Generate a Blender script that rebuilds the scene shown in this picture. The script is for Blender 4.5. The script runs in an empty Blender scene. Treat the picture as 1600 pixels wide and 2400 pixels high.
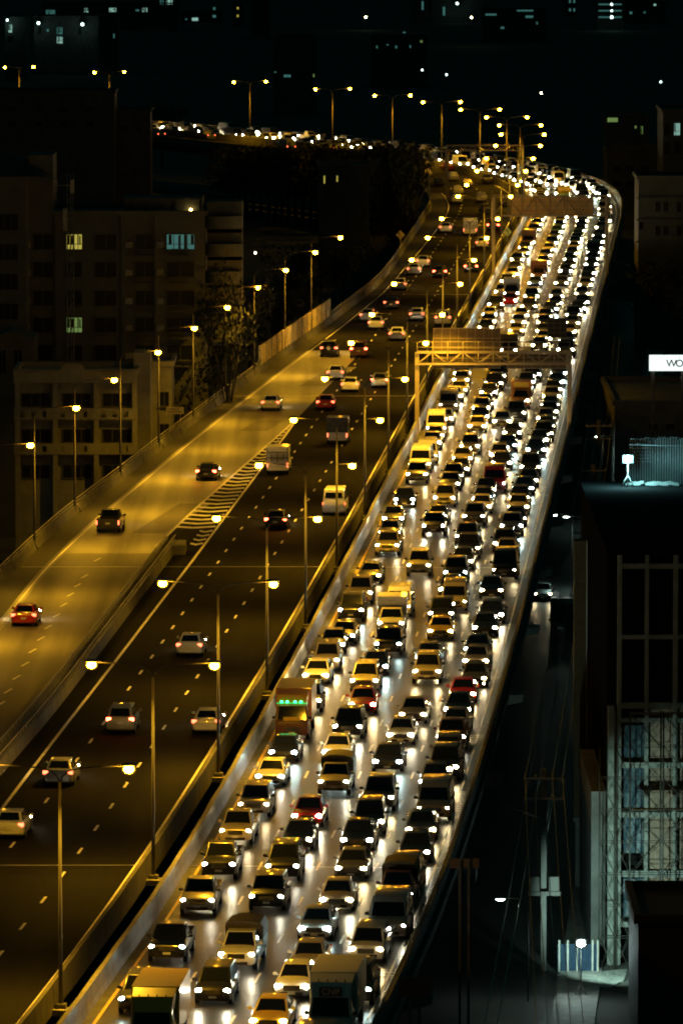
import bpy, bmesh, math, random
import numpy as np
from mathutils import Vector, Matrix
random.seed(7)
SC = bpy.context.scene
COL = SC.collection
# ------------------------------------------------------------------ camera, world, exposure
F = 16000.0            # focal length in photo pixels (photo 1600 x 2400)
HC = 54.0              # camera height above the deck
PITCH = math.atan(1556.0 / F)
cam = bpy.data.cameras.new("camera"); cam_o = bpy.data.objects.new("camera", cam); COL.objects.link(cam_o)
cam.sensor_fit = 'HORIZONTAL'; cam.sensor_width = 36.0; cam.lens = 36.0 * F / 1600.0
cam.clip_start = 1.0; cam.clip_end = 9000.0
cam_o.location = (0, 0, HC); cam_o.rotation_euler = (math.pi / 2 - PITCH, 0, 0)
cam.dof.use_dof = True; cam.dof.focus_distance = 430.0; cam.dof.aperture_fstop = 36.0 * F / 1600.0 / 1000.0 / 0.085
SC.camera = cam_o
world = bpy.data.worlds.new("World"); SC.world = world; world.use_nodes = True
wbg = world.node_tree.nodes["Background"]
wbg.inputs[0].default_value = (0.12, 0.80, 0.74, 1); wbg.inputs[1].default_value = 0.014
SC.view_settings.view_transform = 'Standard'; SC.view_settings.look = 'None'
SC.view_settings.exposure = 0.0; SC.view_settings.gamma = 1.0
cy = SC.cycles
cy.max_bounces = 4; cy.diffuse_bounces = 1; cy.glossy_bounces = 3; cy.transmission_bounces = 2
cy.caustics_reflective = False; cy.caustics_refractive = False
cy.use_light_tree = True; cy.use_denoising = True; cy.filter_width = 1.9
cy.sample_clamp_indirect = 6.0; cy.volume_bounces = 0
LAMP_W = 1350.0        # sodium street lamps
BEAM_W = 22.0        # headlight beams
HAZE = 0.0; HAZE_G = 0.85
LENS_E = 190.0         # headlight lens emission
ZG = -12.0             # street level under the viaduct

# ------------------------------------------------------------------ pixel -> world helpers (photo pixels)
cp, sp = math.cos(PITCH), math.sin(PITCH)
def ray(x, v):
    a, b = (x - 800.0), (1200.0 - v)
    return Vector((a, F * cp + b * sp, -F * sp + b * cp))
def W(x, v, z=0.0):
    d = ray(x, v); t = (z - HC) / d.z
    return Vector((0, 0, HC)) + d * t
def PY(x, v, Y):
    d = ray(x, v); t = Y / d.y
    return Vector((0, 0, HC)) + d * t

# ------------------------------------------------------------------ materials
MATS = {}
def mat(name, col, rough=0.6, metal=0.0, emit=None, estr=0.0, noise=0.0, nscale=3.0, bump=0.0, coat=0.0, spec=0.5, brick=None):
    if name in MATS: return MATS[name]
    m = bpy.data.materials.new(name); m.use_nodes = True
    nt = m.node_tree; b = nt.nodes["Principled BSDF"]
    b.inputs["Base Color"].default_value = (*col, 1); b.inputs["Roughness"].default_value = rough
    b.inputs["Metallic"].default_value = metal; b.inputs["Coat Weight"].default_value = coat
    b.inputs["Coat Roughness"].default_value = 0.06
    b.inputs["Specular IOR Level"].default_value = spec
    if emit:
        b.inputs["Emission Color"].default_value = (*emit, 1); b.inputs["Emission Strength"].default_value = estr
    if noise > 0 or bump > 0:
        tc = nt.nodes.new("ShaderNodeTexCoord")
        n1 = nt.nodes.new("ShaderNodeTexNoise"); n1.inputs["Scale"].default_value = nscale
        n1.inputs["Detail"].default_value = 6; n1.inputs["Roughness"].default_value = 0.65
        nt.links.new(tc.outputs["Object"], n1.inputs["Vector"])
        if noise > 0:
            mx = nt.nodes.new("ShaderNodeMix"); mx.data_type = 'RGBA'
            mx.inputs[6].default_value = (*[c * (1 - noise) for c in col], 1)
            mx.inputs[7].default_value = (*[min(1, c * (1 + noise)) for c in col], 1)
            cr = nt.nodes.new("ShaderNodeMapRange"); cr.inputs[1].default_value = 0.3; cr.inputs[2].default_value = 0.7
            nt.links.new(n1.outputs["Fac"], cr.inputs[0]); nt.links.new(cr.outputs[0], mx.inputs[0])
            nt.links.new(mx.outputs[2], b.inputs["Base Color"])
            if brick:
                br = nt.nodes.new("ShaderNodeTexBrick"); br.inputs["Scale"].default_value = brick
                br.inputs["Mortar Size"].default_value = 0.03
                br.inputs["Mortar"].default_value = (*[c * 0.45 for c in col], 1)
                rot = nt.nodes.new("ShaderNodeMapping"); rot.inputs["Rotation"].default_value = (math.pi / 2, 0, 0)
                nt.links.new(tc.outputs["Object"], rot.inputs["Vector"]); nt.links.new(rot.outputs[0], br.inputs["Vector"])
                nt.links.new(mx.outputs[2], br.inputs["Color1"]); nt.links.new(mx.outputs[2], br.inputs["Color2"])
                nt.links.new(br.outputs["Color"], b.inputs["Base Color"])
        if bump > 0:
            n2 = nt.nodes.new("ShaderNodeTexNoise"); n2.inputs["Scale"].default_value = nscale * 9
            nt.links.new(tc.outputs["Object"], n2.inputs["Vector"])
            bp = nt.nodes.new("ShaderNodeBump"); bp.inputs["Strength"].default_value = bump; bp.inputs["Distance"].default_value = 0.02
            nt.links.new(n2.outputs["Fac"], bp.inputs["Height"]); nt.links.new(bp.outputs[0], b.inputs["Normal"])
    MATS[name] = m
    return m

def road_mat(name, base, var, rough, spec, streak):
    """asphalt: speckle, wheel-track streaks running along the road (object Y), patchy gloss"""
    m = bpy.data.materials.new(name); m.use_nodes = True; nt = m.node_tree; L = nt.links
    b = nt.nodes["Principled BSDF"]; tc = nt.nodes.new("ShaderNodeTexCoord")
    def noise(scale, mp=None, det=5):
        n = nt.nodes.new("ShaderNodeTexNoise"); n.inputs["Scale"].default_value = scale; n.inputs["Detail"].default_value = det
        if mp:
            q = nt.nodes.new("ShaderNodeMapping"); q.inputs["Scale"].default_value = mp
            q.inputs["Rotation"].default_value = (0, 0, math.radians(3.0))
            L.new(tc.outputs["Object"], q.inputs["Vector"]); L.new(q.outputs[0], n.inputs["Vector"])
        else: L.new(tc.outputs["Object"], n.inputs["Vector"])
        return n.outputs["Fac"]
    def mr(sock, a, c, lo, hi):
        r = nt.nodes.new("ShaderNodeMapRange"); r.inputs[1].default_value = a; r.inputs[2].default_value = c
        r.inputs[3].default_value = lo; r.inputs[4].default_value = hi; L.new(sock, r.inputs[0]); return r.outputs[0]
    def mul(a, c):
        r = nt.nodes.new("ShaderNodeMath"); r.operation = 'MULTIPLY'; L.new(a, r.inputs[0]); L.new(c, r.inputs[1]); return r.outputs[0]
    st = mr(noise(1.0, (0.42, 0.009, 1), 3), 0.35, 0.65, 1 - streak, 1 + streak)
    pt = mr(noise(0.05, (1, .35, 1)), 0.35, 0.65, 1 - var, 1 + var)
    fn = mr(noise(6.0), 0.3, 0.7, 0.85, 1.15)
    f = mul(mul(st, pt), fn)
    mx = nt.nodes.new("ShaderNodeVectorMath"); mx.operation = 'SCALE'; mx.inputs[0].default_value = base
    L.new(f, mx.inputs[3]); L.new(mx.outputs[0], b.inputs["Base Color"])
    L.new(mr(noise(0.35, (1, 0.1, 1)), 0.3, 0.7, rough - 0.07, rough + 0.07), b.inputs["Roughness"])
    b.inputs["Specular IOR Level"].default_value = spec
    bp = nt.nodes.new("ShaderNodeBump"); bp.inputs["Strength"].default_value = 0.35; bp.inputs["Distance"].default_value = 0.01
    L.new(noise(25.0), bp.inputs["Height"]); L.new(bp.outputs[0], b.inputs["Normal"])
    MATS[name] = m; return m

AMBER = (1.0, 0.50, 0.02)
M_ASPH = road_mat("asphalt", (0.0105, 0.010, 0.0095), 0.30, 0.8, 0.05, 0.25)
M_ASPR = road_mat("worn_asphalt", (0.024, 0.023, 0.021), 0.4, 0.36, 0.26, 0.5)
M_RAMP = road_mat("ramp_concrete", (0.27, 0.26, 0.22), 0.4, 0.50, 0.3, 0.5)  # wear and pools of lamp light put into the streaks and patches
M_SHLD = road_mat("shoulder_asphalt", (0.05, 0.048, 0.045), 0.3, 0.6, 0.2, 0.3)
M_CONC = mat("concrete", (0.30, 0.29, 0.27), 0.75, noise=0.35, nscale=1.2, bump=0.2)
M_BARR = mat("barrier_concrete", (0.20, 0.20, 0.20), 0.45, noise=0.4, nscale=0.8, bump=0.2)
M_DCONC = mat("dark_concrete", (0.10, 0.10, 0.095), 0.8, noise=0.4, nscale=0.7)
M_LINE = mat("line_paint", (0.75, 0.72, 0.66), 0.5, noise=0.3, nscale=2.0)
M_YLINE = mat("yellow_line_paint", (0.60, 0.38, 0.06), 0.5, noise=0.3, nscale=2.0)
M_STEEL = mat("galvanised_steel", (0.26, 0.26, 0.25), 0.5, 0.3)
M_JOINT = mat("joint_steel", (0.6, 0.6, 0.6), 0.3, 0.85)
M_GROUND = mat("ground", (0.05, 0.05, 0.045), 0.9, noise=0.5, nscale=0.05)
M_STREET = road_mat("street_asphalt", (0.05, 0.05, 0.05), 0.3, 0.42, 0.5, 0.3)
M_GLASS = mat("dark_glass", (0.006, 0.007, 0.008), 0.06, spec=0.6)
M_TYRE = mat("tyre_rubber", (0.015, 0.015, 0.015), 0.8)
M_RIM = mat("alloy_rim", (0.5, 0.5, 0.5), 0.3, 0.9)
M_TRIM = mat("black_trim", (0.015, 0.015, 0.015), 0.4)
M_CHROME = mat("chrome", (0.75, 0.75, 0.75), 0.15, 1.0)
M_PLATE = mat("licence_plate", (0.65, 0.65, 0.62), 0.5)
M_LAMPW = mat("sodium_lens", (1, .8, .4), 0.4, emit=(1.0, 0.44, 0.012), estr=300.0)
M_HALO = bpy.data.materials.new("lamp_halo"); M_HALO.use_nodes = True  # see-through glowing shell that imitates the halo round each lamp
_n = M_HALO.node_tree; _n.nodes.remove(_n.nodes["Principled BSDF"])
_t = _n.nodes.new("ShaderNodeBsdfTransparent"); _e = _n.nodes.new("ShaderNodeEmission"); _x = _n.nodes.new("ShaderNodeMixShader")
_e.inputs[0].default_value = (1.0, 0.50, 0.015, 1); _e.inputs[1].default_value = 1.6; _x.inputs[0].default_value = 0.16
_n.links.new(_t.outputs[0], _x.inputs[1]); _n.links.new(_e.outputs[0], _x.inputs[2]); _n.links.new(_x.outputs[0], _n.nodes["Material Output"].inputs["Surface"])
M_POLE = mat("pole_paint", (0.11, 0.105, 0.09), 0.6)
M_ARM = mat("shaded_metal", (0.04, 0.04, 0.035), 0.6)  # lamp arms sit above the light; their shade is put into the colour
M_HOUS = mat("lamp_housing", (0.25, 0.25, 0.25), 0.45, 0.5)
HL = [mat("headlight_warm", (1, 1, 1), 0.3, emit=(1.0, 0.74, 0.34), estr=LENS_E),
      mat("headlight_white", (1, 1, 1), 0.3, emit=(1.0, 0.86, 0.54), estr=LENS_E),
      mat("headlight_cool", (1, 1, 1), 0.3, emit=(0.72, 1.0, 0.92), estr=LENS_E * 1.1)]
for _k, (_n, _c) in enumerate((("headlight_warm_dim", (1.0, 0.74, 0.36)), ("headlight_white_dim", (1.0, 0.9, 0.62)), ("headlight_cool_dim", (0.72, 1.0, 0.92)))):
    HL.append(mat(_n, (1, 1, 1), 0.3, emit=_c, estr=LENS_E * .3))
M_FOG = mat("fog_lamp_lens", (1, 1, 1), 0.3, emit=(1.0, 0.84, 0.5), estr=LENS_E * 0.5)
M_TAIL = mat("tail_lamp_lit", (0.6, 0.02, 0.01), 0.3, emit=(1.0, 0.13, 0.05), estr=6.0)
M_BRAKE = mat("brake_lamp_lit", (0.8, 0.02, 0.01), 0.3, emit=(1.0, 0.08, 0.03), estr=26.0)
M_TAIL0 = mat("tail_lamp", (0.25, 0.01, 0.01), 0.3)
M_GREENL = mat("green_marker_lens", (0.1, 1, 0.3), 0.3, emit=(0.02, 1.0, 0.22), estr=14.0)
M_AMBL = mat("amber_marker_lens", (1, 0.6, 0.1), 0.3, emit=(1.0, 0.5, 0.08), estr=14.0)
PAINT = {}
for k, c, me in (("white", (0.72, 0.72, 0.70), 0), ("silver", (0.42, 0.42, 0.42), 0.4), ("black", (0.008, 0.008, 0.009), 0),
             ("grey", (0.06, 0.06, 0.065), 0.2), ("beige", (0.48, 0.42, 0.32), 0.2), ("red", (0.42, 0.012, 0.010), 0),
             ("yellow", (0.75, 0.48, 0.03), 0), ("orange", (0.65, 0.22, 0.03), 0), ("blue", (0.015, 0.05, 0.16), 0.1),
             ("green", (0.02, 0.10, 0.05), 0.1), ("brown", (0.13, 0.05, 0.03), 0.0)):
    PAINT[k] = mat("paint_" + k, c, 0.32, me, coat=0.7, noise=0.06, nscale=4)

# ------------------------------------------------------------------ mesh helpers
def smooth(me, ang=35):
    for p in me.polygons: p.use_smooth = True
    try: me.set_sharp_from_angle(angle=math.radians(ang))
    except Exception: pass
def mk(name, bm, mats, parent=None, link=True, sm=None):
    me = bpy.data.meshes.new(name); bm.normal_update(); bm.to_mesh(me); bm.free()
    for m in (mats if isinstance(mats, (list, tuple)) else [mats]): me.materials.append(m)
    if sm: smooth(me, sm)
    o = bpy.data.objects.new(name, me)
    if parent is not None: o.parent = parent
    if link: COL.objects.link(o)
    return o
def empty(name, loc=(0, 0, 0), rz=0.0, label=None, cat=None, group=None, link=True):
    o = bpy.data.objects.new(name, None); o.empty_display_size = 0.5
    o.location = loc; o.rotation_euler = (0, 0, rz)
    if link: COL.objects.link(o)
    return tag(o, label, cat, group)
def tag(o, label=None, cat=None, group=None, kind=None):
    if label: o["label"] = label
    if cat: o["category"] = cat
    if group: o["group"] = group
    if kind: o["kind"] = kind
    return o
def box(bm, x0, x1, y0, y1, z0, z1, mi=0, rot=None, piv=None):
    vs = [bm.verts.new((x, y, z)) for x in (x0, x1) for y in (y0, y1) for z in (z0, z1)]
    for f in ((0, 1, 3, 2), (4, 6, 7, 5), (0, 4, 5, 1), (2, 3, 7, 6), (0, 2, 6, 4), (1, 5, 7, 3)):
        fc = bm.faces.new([vs[i] for i in f]); fc.material_index = mi
    if rot is not None:
        bmesh.ops.rotate(bm, verts=vs, cent=piv or Vector(((x0 + x1) / 2, (y0 + y1) / 2, (z0 + z1) / 2)), matrix=rot)
    return vs
def bbox(bm, x0, x1, y0, y1, z0, z1, bev, mi=0, seg=2):
    t = bmesh.new(); box(t, x0, x1, y0, y1, z0, z1, mi)
    bmesh.ops.bevel(t, geom=t.edges[:], offset=bev, segments=seg, affect='EDGES', profile=0.6)
    for f in t.faces: f.material_index = mi
    me = bpy.data.meshes.new("tmp"); t.to_mesh(me); t.free(); bm.from_mesh(me); bpy.data.meshes.remove(me)
def tube(bm, pts, r, n=6, mi=0, r1=None):
    pts = [Vector(p) for p in pts]; rings = []
    up = Vector((0, 0, 1))
    for i, p in enumerate(pts):
        t = (pts[min(i + 1, len(pts) - 1)] - pts[max(i - 1, 0)]).normalized()
        a = t.cross(up if abs(t.z) < 0.95 else Vector((1, 0, 0))).normalized(); b = t.cross(a)
        rr = r if r1 is None else r + (r1 - r) * i / (len(pts) - 1)
        rings.append([bm.verts.new(p + (a * math.cos(q) + b * math.sin(q)) * rr) for q in [2 * math.pi * k / n for k in range(n)]])
    for A, B in zip(rings, rings[1:]):
        for k in range(n):
            f = bm.faces.new((A[k], A[(k + 1) % n], B[(k + 1) % n], B[k])); f.material_index = mi; f.smooth = True
    for R, rev in ((rings[0], 1), (rings[-1], 0)):
        f = bm.faces.new(R[::-1] if rev else R); f.material_index = mi
def ellip(bm, c, rx, ry, rz, mi=0, u=10, v=6):
    r = bmesh.ops.create_uvsphere(bm, u_segments=u, v_segments=v, radius=1.0)
    bmesh.ops.scale(bm, vec=(rx, ry, rz), verts=r["verts"]); bmesh.ops.translate(bm, vec=c, verts=r["verts"])
    for f in {f for vv in r["verts"] for f in vv.link_faces}: f.material_index = mi; f.smooth = True
def quad(bm, pts, mi=0):
    f = bm.faces.new([bm.verts.new(p) for p in pts]); f.material_index = mi; return f
def textmesh(name, s, size, m, parent, loc, rot, extrude=0.01, bold=False):
    cu = bpy.data.curves.new(name, 'FONT'); cu.body = s; cu.size = size; cu.extrude = extrude
    cu.align_x = 'CENTER'; cu.align_y = 'CENTER'; cu.offset = 0.012 * size if bold else 0
    t = bpy.data.objects.new(name, cu); COL.objects.link(t)
    bpy.context.view_layer.update()
    me = bpy.data.meshes.new_from_object(t.evaluated_get(bpy.context.evaluated_depsgraph_get()))
    COL.objects.unlink(t); bpy.data.objects.remove(t)
    me.materials.clear(); me.materials.append(m)
    o = bpy.data.objects.new(name, me); COL.objects.link(o); o.parent = parent; o.location = loc; o.rotation_euler = rot
    return o

# ------------------------------------------------------------------ alignment (everything along the road is a function X(Y))
def interp(pts, sm=25.0):
    pts = sorted(pts); ys = np.array([p[0] for p in pts]); xs = np.array([p[1] for p in pts])
    g = np.arange(150.0, 1500.0, 2.0)
    x = np.interp(g, ys, xs)
    a = (xs[1] - xs[0]) / (ys[1] - ys[0]); c = (xs[-1] - xs[-2]) / (ys[-1] - ys[-2])
    x = np.where(g < ys[0], xs[0] + (g - ys[0]) * a, x); x = np.where(g > ys[-1], xs[-1] + (g - ys[-1]) * c, x)
    k = np.exp(-0.5 * (np.arange(-40, 41) * 2.0 / sm) ** 2); k /= k.sum()
    pad = np.concatenate([x[0] + (np.arange(-40, 0)) * (x[1] - x[0]), x, x[-1] + np.arange(1, 41) * (x[-1] - x[-2])])
    return g, np.convolve(pad, k, 'valid')
base_px = [(200, 2388), (409, 2100), (578, 1800), (738, 1500), (884, 1208), (976, 1025), (1056, 865), (1104.5, 768), (1152, 673), (1233.5, 514)]
Bp = [(W(x, v).y, W(x, v).x) for x, v in base_px]
Bp += [(y, x + 1.15) for y, x in ((1026, 27.2), (1061, 28.2), (1092, 27.1), (1125, 23.4), (1158, 18.2), (1189, 9.9), (1221, -.8), (1260, -15.0), (1314, -43.0), (1345, -62.0), (1420, -112.0))]
BG, BX = interp(Bp, 20)
BS = np.gradient(BX, BG)
def B(Y): return float(np.interp(Y, BG, BX))
def phi(Y): return math.atan(float(np.interp(Y, BG, BS)))     # heading of the road at Y
def RP(Y, off, z=0.0):
    """point at perpendicular offset off from the reference line"""
    a = phi(Y); return Vector((B(Y) + off * math.cos(a), Y - off * math.sin(a), z))
def off_of(p):
    a = phi(p.y); return (p.x - B(p.y)) * math.cos(a)
rail_px = [(0, 1335), (143, 1200), (281, 1100), (378, 1023), (462, 962), (536, 906), (610, 850), (775, 735), (800, 717), (892, 646), (922, 605), (999, 490), (1014, 465)]
Lp = [(W(x, v, 1.0).y, W(x, v, 1.0).x) for x, v in rail_px] + [(1120, 12.3), (1166, 7.0), (1205, -5.5), (1234, -18.5), (1276, -34.5), (1345, -76), (1420, -124)]
LG, LX = interp(Lp, 12)
def XL(Y): return float(np.interp(Y, LG, LX))
edge_px = [(0, 1463), (105, 1330), (230, 1215), (439, 1041), (587, 926), (800, 765), (899, 684), (978, 592), (1019, 541), (1047, 500), (1051, 480), (1036, 452), (1013, 440)]
Ep = [(W(x, v).y, W(x, v).x) for x, v in edge_px]
EG, EX = interp(Ep, 8)
def XE(Y): return float(np.interp(Y, EG, EX))
mle_px = [(0, 1897), (71, 1803), (153, 1695), (255, 1567), (367, 1419), (444, 1320), (533, 1200), (612, 1095), (689, 988)]
MG, MX = interp([(W(x, v).y, W(x, v).x) for x, v in mle_px], 14)
def XM(Y): return float(np.interp(Y, MG, MX))
gore_px = [(383, 1264), (449, 1200), (597, 1069), (689, 988)]
GG, GX = interp([(W(x, v).y, W(x, v).x) for x, v in gore_px], 8)
def XG(Y): return float(np.interp(Y, GG, GX))
gb_px = [(0, 1741), (92, 1639), (278, 1401), (386, 1262)]            # barrier between ramp and main road (rail top)
QG, QX = interp([(W(x, v, 1.0).y, W(x, v, 1.0).x) for x, v in gb_px], 8)
def XQ(Y): return float(np.interp(Y, QG, QX))
Y_TIP = W(689, 988).y; Y_NOSE = W(386, 1266, 0.5).y

MOY = [300, 355, 400, 465, 550, 1500]; MOX = [-1.65, -1.62, -1.45, -1.2, -1.0, -1.0]
def mo(Y): return float(np.interp(Y, MOY, MOX))
def frange(a, b, s):
    n = max(1, int(round((b - a) / s))); return [a + (b - a) * i / n for i in range(n + 1)]
def sheet(bm, fa, fb, y0, y1, z, step=6.0, mi=0):
    """ribbon between two point functions of Y"""
    ys = frange(y0, y1, step); prev = None
    for y in ys:
        a, b = fa(y), fb(y)
        cur = (bm.verts.new((a[0], a[1], z)), bm.verts.new((b[0], b[1], z)))
        if prev:
            f = bm.faces.new((prev[0], prev[1], cur[1], cur[0])); f.material_index = mi
        prev = cur
def fo(off): return lambda y: RP(y, off)
def fx(fn, d=0.0): return lambda y: Vector((fn(y) + d, y, 0))
def wall(bm, f, offs, y0, y1, step=6.0, mi=0):
    """extrude a closed profile [(offset, z)...] along f(y, off)"""
    prev = None
    for y in frange(y0, y1, step):
        ring = [bm.verts.new((*f(y, o)[:2], z)) for o, z in offs]
        if prev:
            for k in range(len(ring)):
                q = (k + 1) % len(ring); fc = bm.faces.new((prev[k], prev[q], ring[q], ring[k])); fc.material_index = mi
        else:
            bm.faces.new(ring[::-1])
        prev = ring
    bm.faces.new(prev)
def rpf(y, o): return RP(y, o)
def xlf(y, o): return Vector((XL(y) + o, y, 0))
def xqf(y, o): return Vector((XQ(y) + o, y, 0))

# ------------------------------------------------------------------ setting: ground, decks, markings
Y0, Y1 = 225.0, 1420.0
bm = bmesh.new()
for i in range(-8, 9):
    for j in range(0, 16):
        quad(bm, [(i * 500, j * 500 - 300, ZG), (i * 500 + 500, j * 500 - 300, ZG), (i * 500 + 500, j * 500 + 200, ZG), (i * 500, j * 500 + 200, ZG)])
bmesh.ops.remove_doubles(bm, verts=bm.verts[:], dist=0.01)
tag(mk("ground", bm, M_GROUND), kind="structure")
bm = bmesh.new(); sheet(bm, fo(0.7), fo(13.7), Y0, Y1, 0.0)
tag(mk("road_surface", bm, M_ASPR), kind="structure")
bm = bmesh.new(); sheet(bm, lambda y: Vector((XL(y) + .1, y, 0)), lambda y: RP(y, mo(y) - .45), Y0, Y1, 0.0)
tag(mk("road_surface", bm, M_ASPH), kind="structure")
def ramp_right(y):
    if y < Y_NOSE: return Vector((XQ(y), y, 0))
    if y < Y_TIP: return Vector((XG(y), y, 0))
    t = min(1, (y - Y_TIP) / 90.0); a = XG(Y_TIP); b = W(845, 800).x
    return Vector((a + (b - a) * t, y, 0))
bm = bmesh.new(); sheet(bm, lambda y: Vector((XL(y) + .12, y, 0)), ramp_right, Y0, Y_TIP + 92, 0.004)
tag(mk("ramp_surface", bm, M_RAMP), kind="structure")
M_RAMP2 = road_mat("ramp_concrete_worn", (0.16, 0.152, 0.135), 0.3, 0.55, 0.25, 0.4)
bm = bmesh.new(); yj = W(250, 1297).y
sheet(bm, fx(XE, .4), lambda y: ramp_right(y) - Vector((.5, 0, 0)), Y0 + 60, yj, .006)
tag(mk("pavement_patch", bm, M_RAMP2), kind="structure")
for (xa, va, xb, vb) in ((330, 1180, 400, 1250), (700, 905, 760, 860), (560, 1010, 590, 985)):
    y0_, y1_ = sorted((W(xa, va).y, W(xb, vb).y)); xm_ = W(xa, va).x
    bm = bmesh.new(); sheet(bm, lambda y: Vector((xm_ + (y - y0_) * .13, y, 0)), lambda y: Vector((xm_ + 2.6 + (y - y0_) * .13, y, 0)), y0_, y1_, .0065, 4)
    tag(mk("pavement_patch", bm, M_RAMP2), kind="structure")
bm = bmesh.new(); sheet(bm, lambda y: Vector((XL(y) + .13, y, 0)), fx(XE, -.25), W(0, 1463).y - 60, W(1036, 452).y, 0.008)
tag(mk("road_shoulder", bm, M_SHLD), kind="structure")
# deck slabs and girders under the roads
bm = bmesh.new()
wall(bm, rpf, [(-0.3, -0.02), (14.2, -0.02), (14.2, -0.5), (11.5, -0.9), (9.5, -2.4), (4.0, -2.4), (2.0, -0.9), (-0.3, -0.5)], Y0, Y1)
tag(mk("viaduct_deck", bm, M_DCONC), kind="structure")
bm = bmesh.new()
prev = None
for y in frange(Y0, Y1, 6):
    l = XL(y); r = RP(y, mo(y) - .36)
    ring = [bm.verts.new(p) for p in ((l - .35, y, -.02), (r.x, y, -.02), (r.x, y, -.5), (r.x - 3, y, -2.2), (l + 3, y, -2.2), (l - .35, y, -.5))]
    if prev:
        for k in range(6):
            q = (k + 1) % 6; bm.faces.new((prev[k], prev[q], ring[q], ring[k]))
    prev = ring
tag(mk("viaduct_deck", bm, M_DCONC), kind="structure")

# painted markings on the road: one object per marking system
bm = bmesh.new(); sheet(bm, fo(0.5), fo(0.66), Y0, Y1, 0.008, 5)
tag(mk("yellow_edge_line", bm, M_YLINE), kind="structure")
bm = bmesh.new()
sheet(bm, fo(13.0), fo(13.12), Y0, Y1, 0.008, 5)
for ln in (3.75, 6.85, 9.95):
    y = Y0 + 2
    while y < 1300:
        sheet(bm, fo(ln - .07), fo(ln + .07), y, y + 3, 0.008, 3); y += 12
tag(mk("lane_markings", bm, M_LINE), kind="structure")
bm = bmesh.new()
sheet(bm, lambda y: RP(y, mo(y) - 1.35), lambda y: RP(y, mo(y) - 1.2), Y0, 1100, 0.008, 5)
for ln, ph in ((-6.4, 0.0), (-10.3, 2.0)):
    y = Y0 + ph
    while y < 1100:
        if RP(y, ln).x > XE(y) + 1.5 or y < Y_TIP: sheet(bm, fo(ln - .08), fo(ln + .08), y, y + 2.2, 0.008, 3)
        y += 8.7
sheet(bm, fx(XM), fx(XM, .2), Y0, Y_TIP, 0.008, 5)
sheet(bm, fx(XE), fx(XE, .17), W(0, 1463).y - 60, W(1036, 452).y, 0.012, 5)
sheet(bm, fx(XG, -.12), fx(XG, .12), Y_NOSE, Y_TIP + 1, 0.012, 5)
# ramp lane dashes
for px, pv in ((228, 1312), (198, 1351), (182, 1372), (165, 1394), (149, 1418), (132, 1443), (113, 1470), (96, 1497), (76, 1526), (59, 1557), (39, 1588), (19, 1620), (2, 1650)):
    p = W(px, pv); a = 0.16
    sheet(bm, lambda y: Vector((p.x - .08 + (y - p.y) * a, y, 0)), lambda y: Vector((p.x + .08 + (y - p.y) * a, y, 0)), p.y - 1.2, p.y + 1.2, 0.012, 3)
# chevron hatching in the gore
n = int((Y_TIP - Y_NOSE - 4) / 3.3)
for i in range(n):
    y = Y_NOSE + 1.0 + 3.3 * i
    xa, xb = XG(y) + .15, XM(y + .0)
    if i < 4: xa = max(xa, XQ(y) + 1.6)
    xm = (xa * 0.55 + xb * 0.45); w = 1.25
    quad(bm, [(xa, y + .7, .010), (xm, y - .2, .010), (xm, y - .2 + w, .010), (xa, y + .7 + w, .010)])
    quad(bm, [(xm, y - .2, .010), (xb, y + .9, .010), (xb, y + .9 + w, .010), (xm, y - .2 + w, .010)])
tag(mk("lane_markings", bm, M_LINE), kind="structure")
# steel expansion joints across both decks
for k, v in enumerate((2030, 1329, 928, 690, 528)):
    y = W(800, v).y
    bm = bmesh.new()
    for a, b in ((RP(y, .05), RP(y, 13.5)), (Vector((XL(y) + .3, y, 0)), RP(y, mo(y) - .7))):
        quad(bm, [(a.x, a.y - .14, .014), (b.x, b.y - .14, .014), (b.x, b.y + .14, .014), (a.x, a.y + .14, .014)])
    tag(mk("expansion_joint", bm, M_JOINT), kind="structure")
# small reflective rumble bars on the right shoulder
for v in (2280, 2110, 1897, 1858, 1726, 1588, 1352, 1335, 1251, 1160, 1012, 770, 696):
    y = W(1100, v).y; bm = bmesh.new()
    for q in range(4 if v in (1897, 1352) else 2):
        a, b = RP(y + q * .9, 12.6), RP(y + q * .9, 13.4); quad(bm, [(a.x, a.y, .012), (b.x, b.y, .012), (b.x, b.y + .18, .012), (a.x, a.y + .18, .012)])
    tag(mk("rumble_strip", bm, M_LINE), kind="structure")

# ------------------------------------------------------------------ barriers, parapets, rails
def jit(y): return .028 * math.sin(y * 12.9898) * math.cos(y * 4.37)
def seg_rail(bm, f, off, z, y0, y1, r, step=10):
    tube(bm, [(*f(y, off)[:2], z) for y in frange(y0, y1, step)], r, 5)
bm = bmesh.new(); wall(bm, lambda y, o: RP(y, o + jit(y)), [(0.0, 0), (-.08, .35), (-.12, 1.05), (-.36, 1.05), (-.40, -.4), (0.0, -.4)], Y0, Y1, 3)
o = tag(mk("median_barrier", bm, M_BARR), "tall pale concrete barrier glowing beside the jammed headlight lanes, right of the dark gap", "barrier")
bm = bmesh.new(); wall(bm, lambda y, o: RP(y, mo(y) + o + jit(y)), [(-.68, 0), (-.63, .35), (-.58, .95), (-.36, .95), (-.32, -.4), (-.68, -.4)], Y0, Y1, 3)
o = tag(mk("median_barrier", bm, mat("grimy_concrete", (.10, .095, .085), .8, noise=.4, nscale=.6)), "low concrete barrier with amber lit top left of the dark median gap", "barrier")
bm = bmesh.new(); wall(bm, rpf, [(13.62, 0), (13.72, .35), (13.76, .9), (13.98, .9), (14.05, -.5), (13.62, -.5)], Y0, Y1)
o = tag(mk("parapet", bm, M_DCONC), "concrete parapet along the outer right edge of the jammed carriageway", "parapet")
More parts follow.
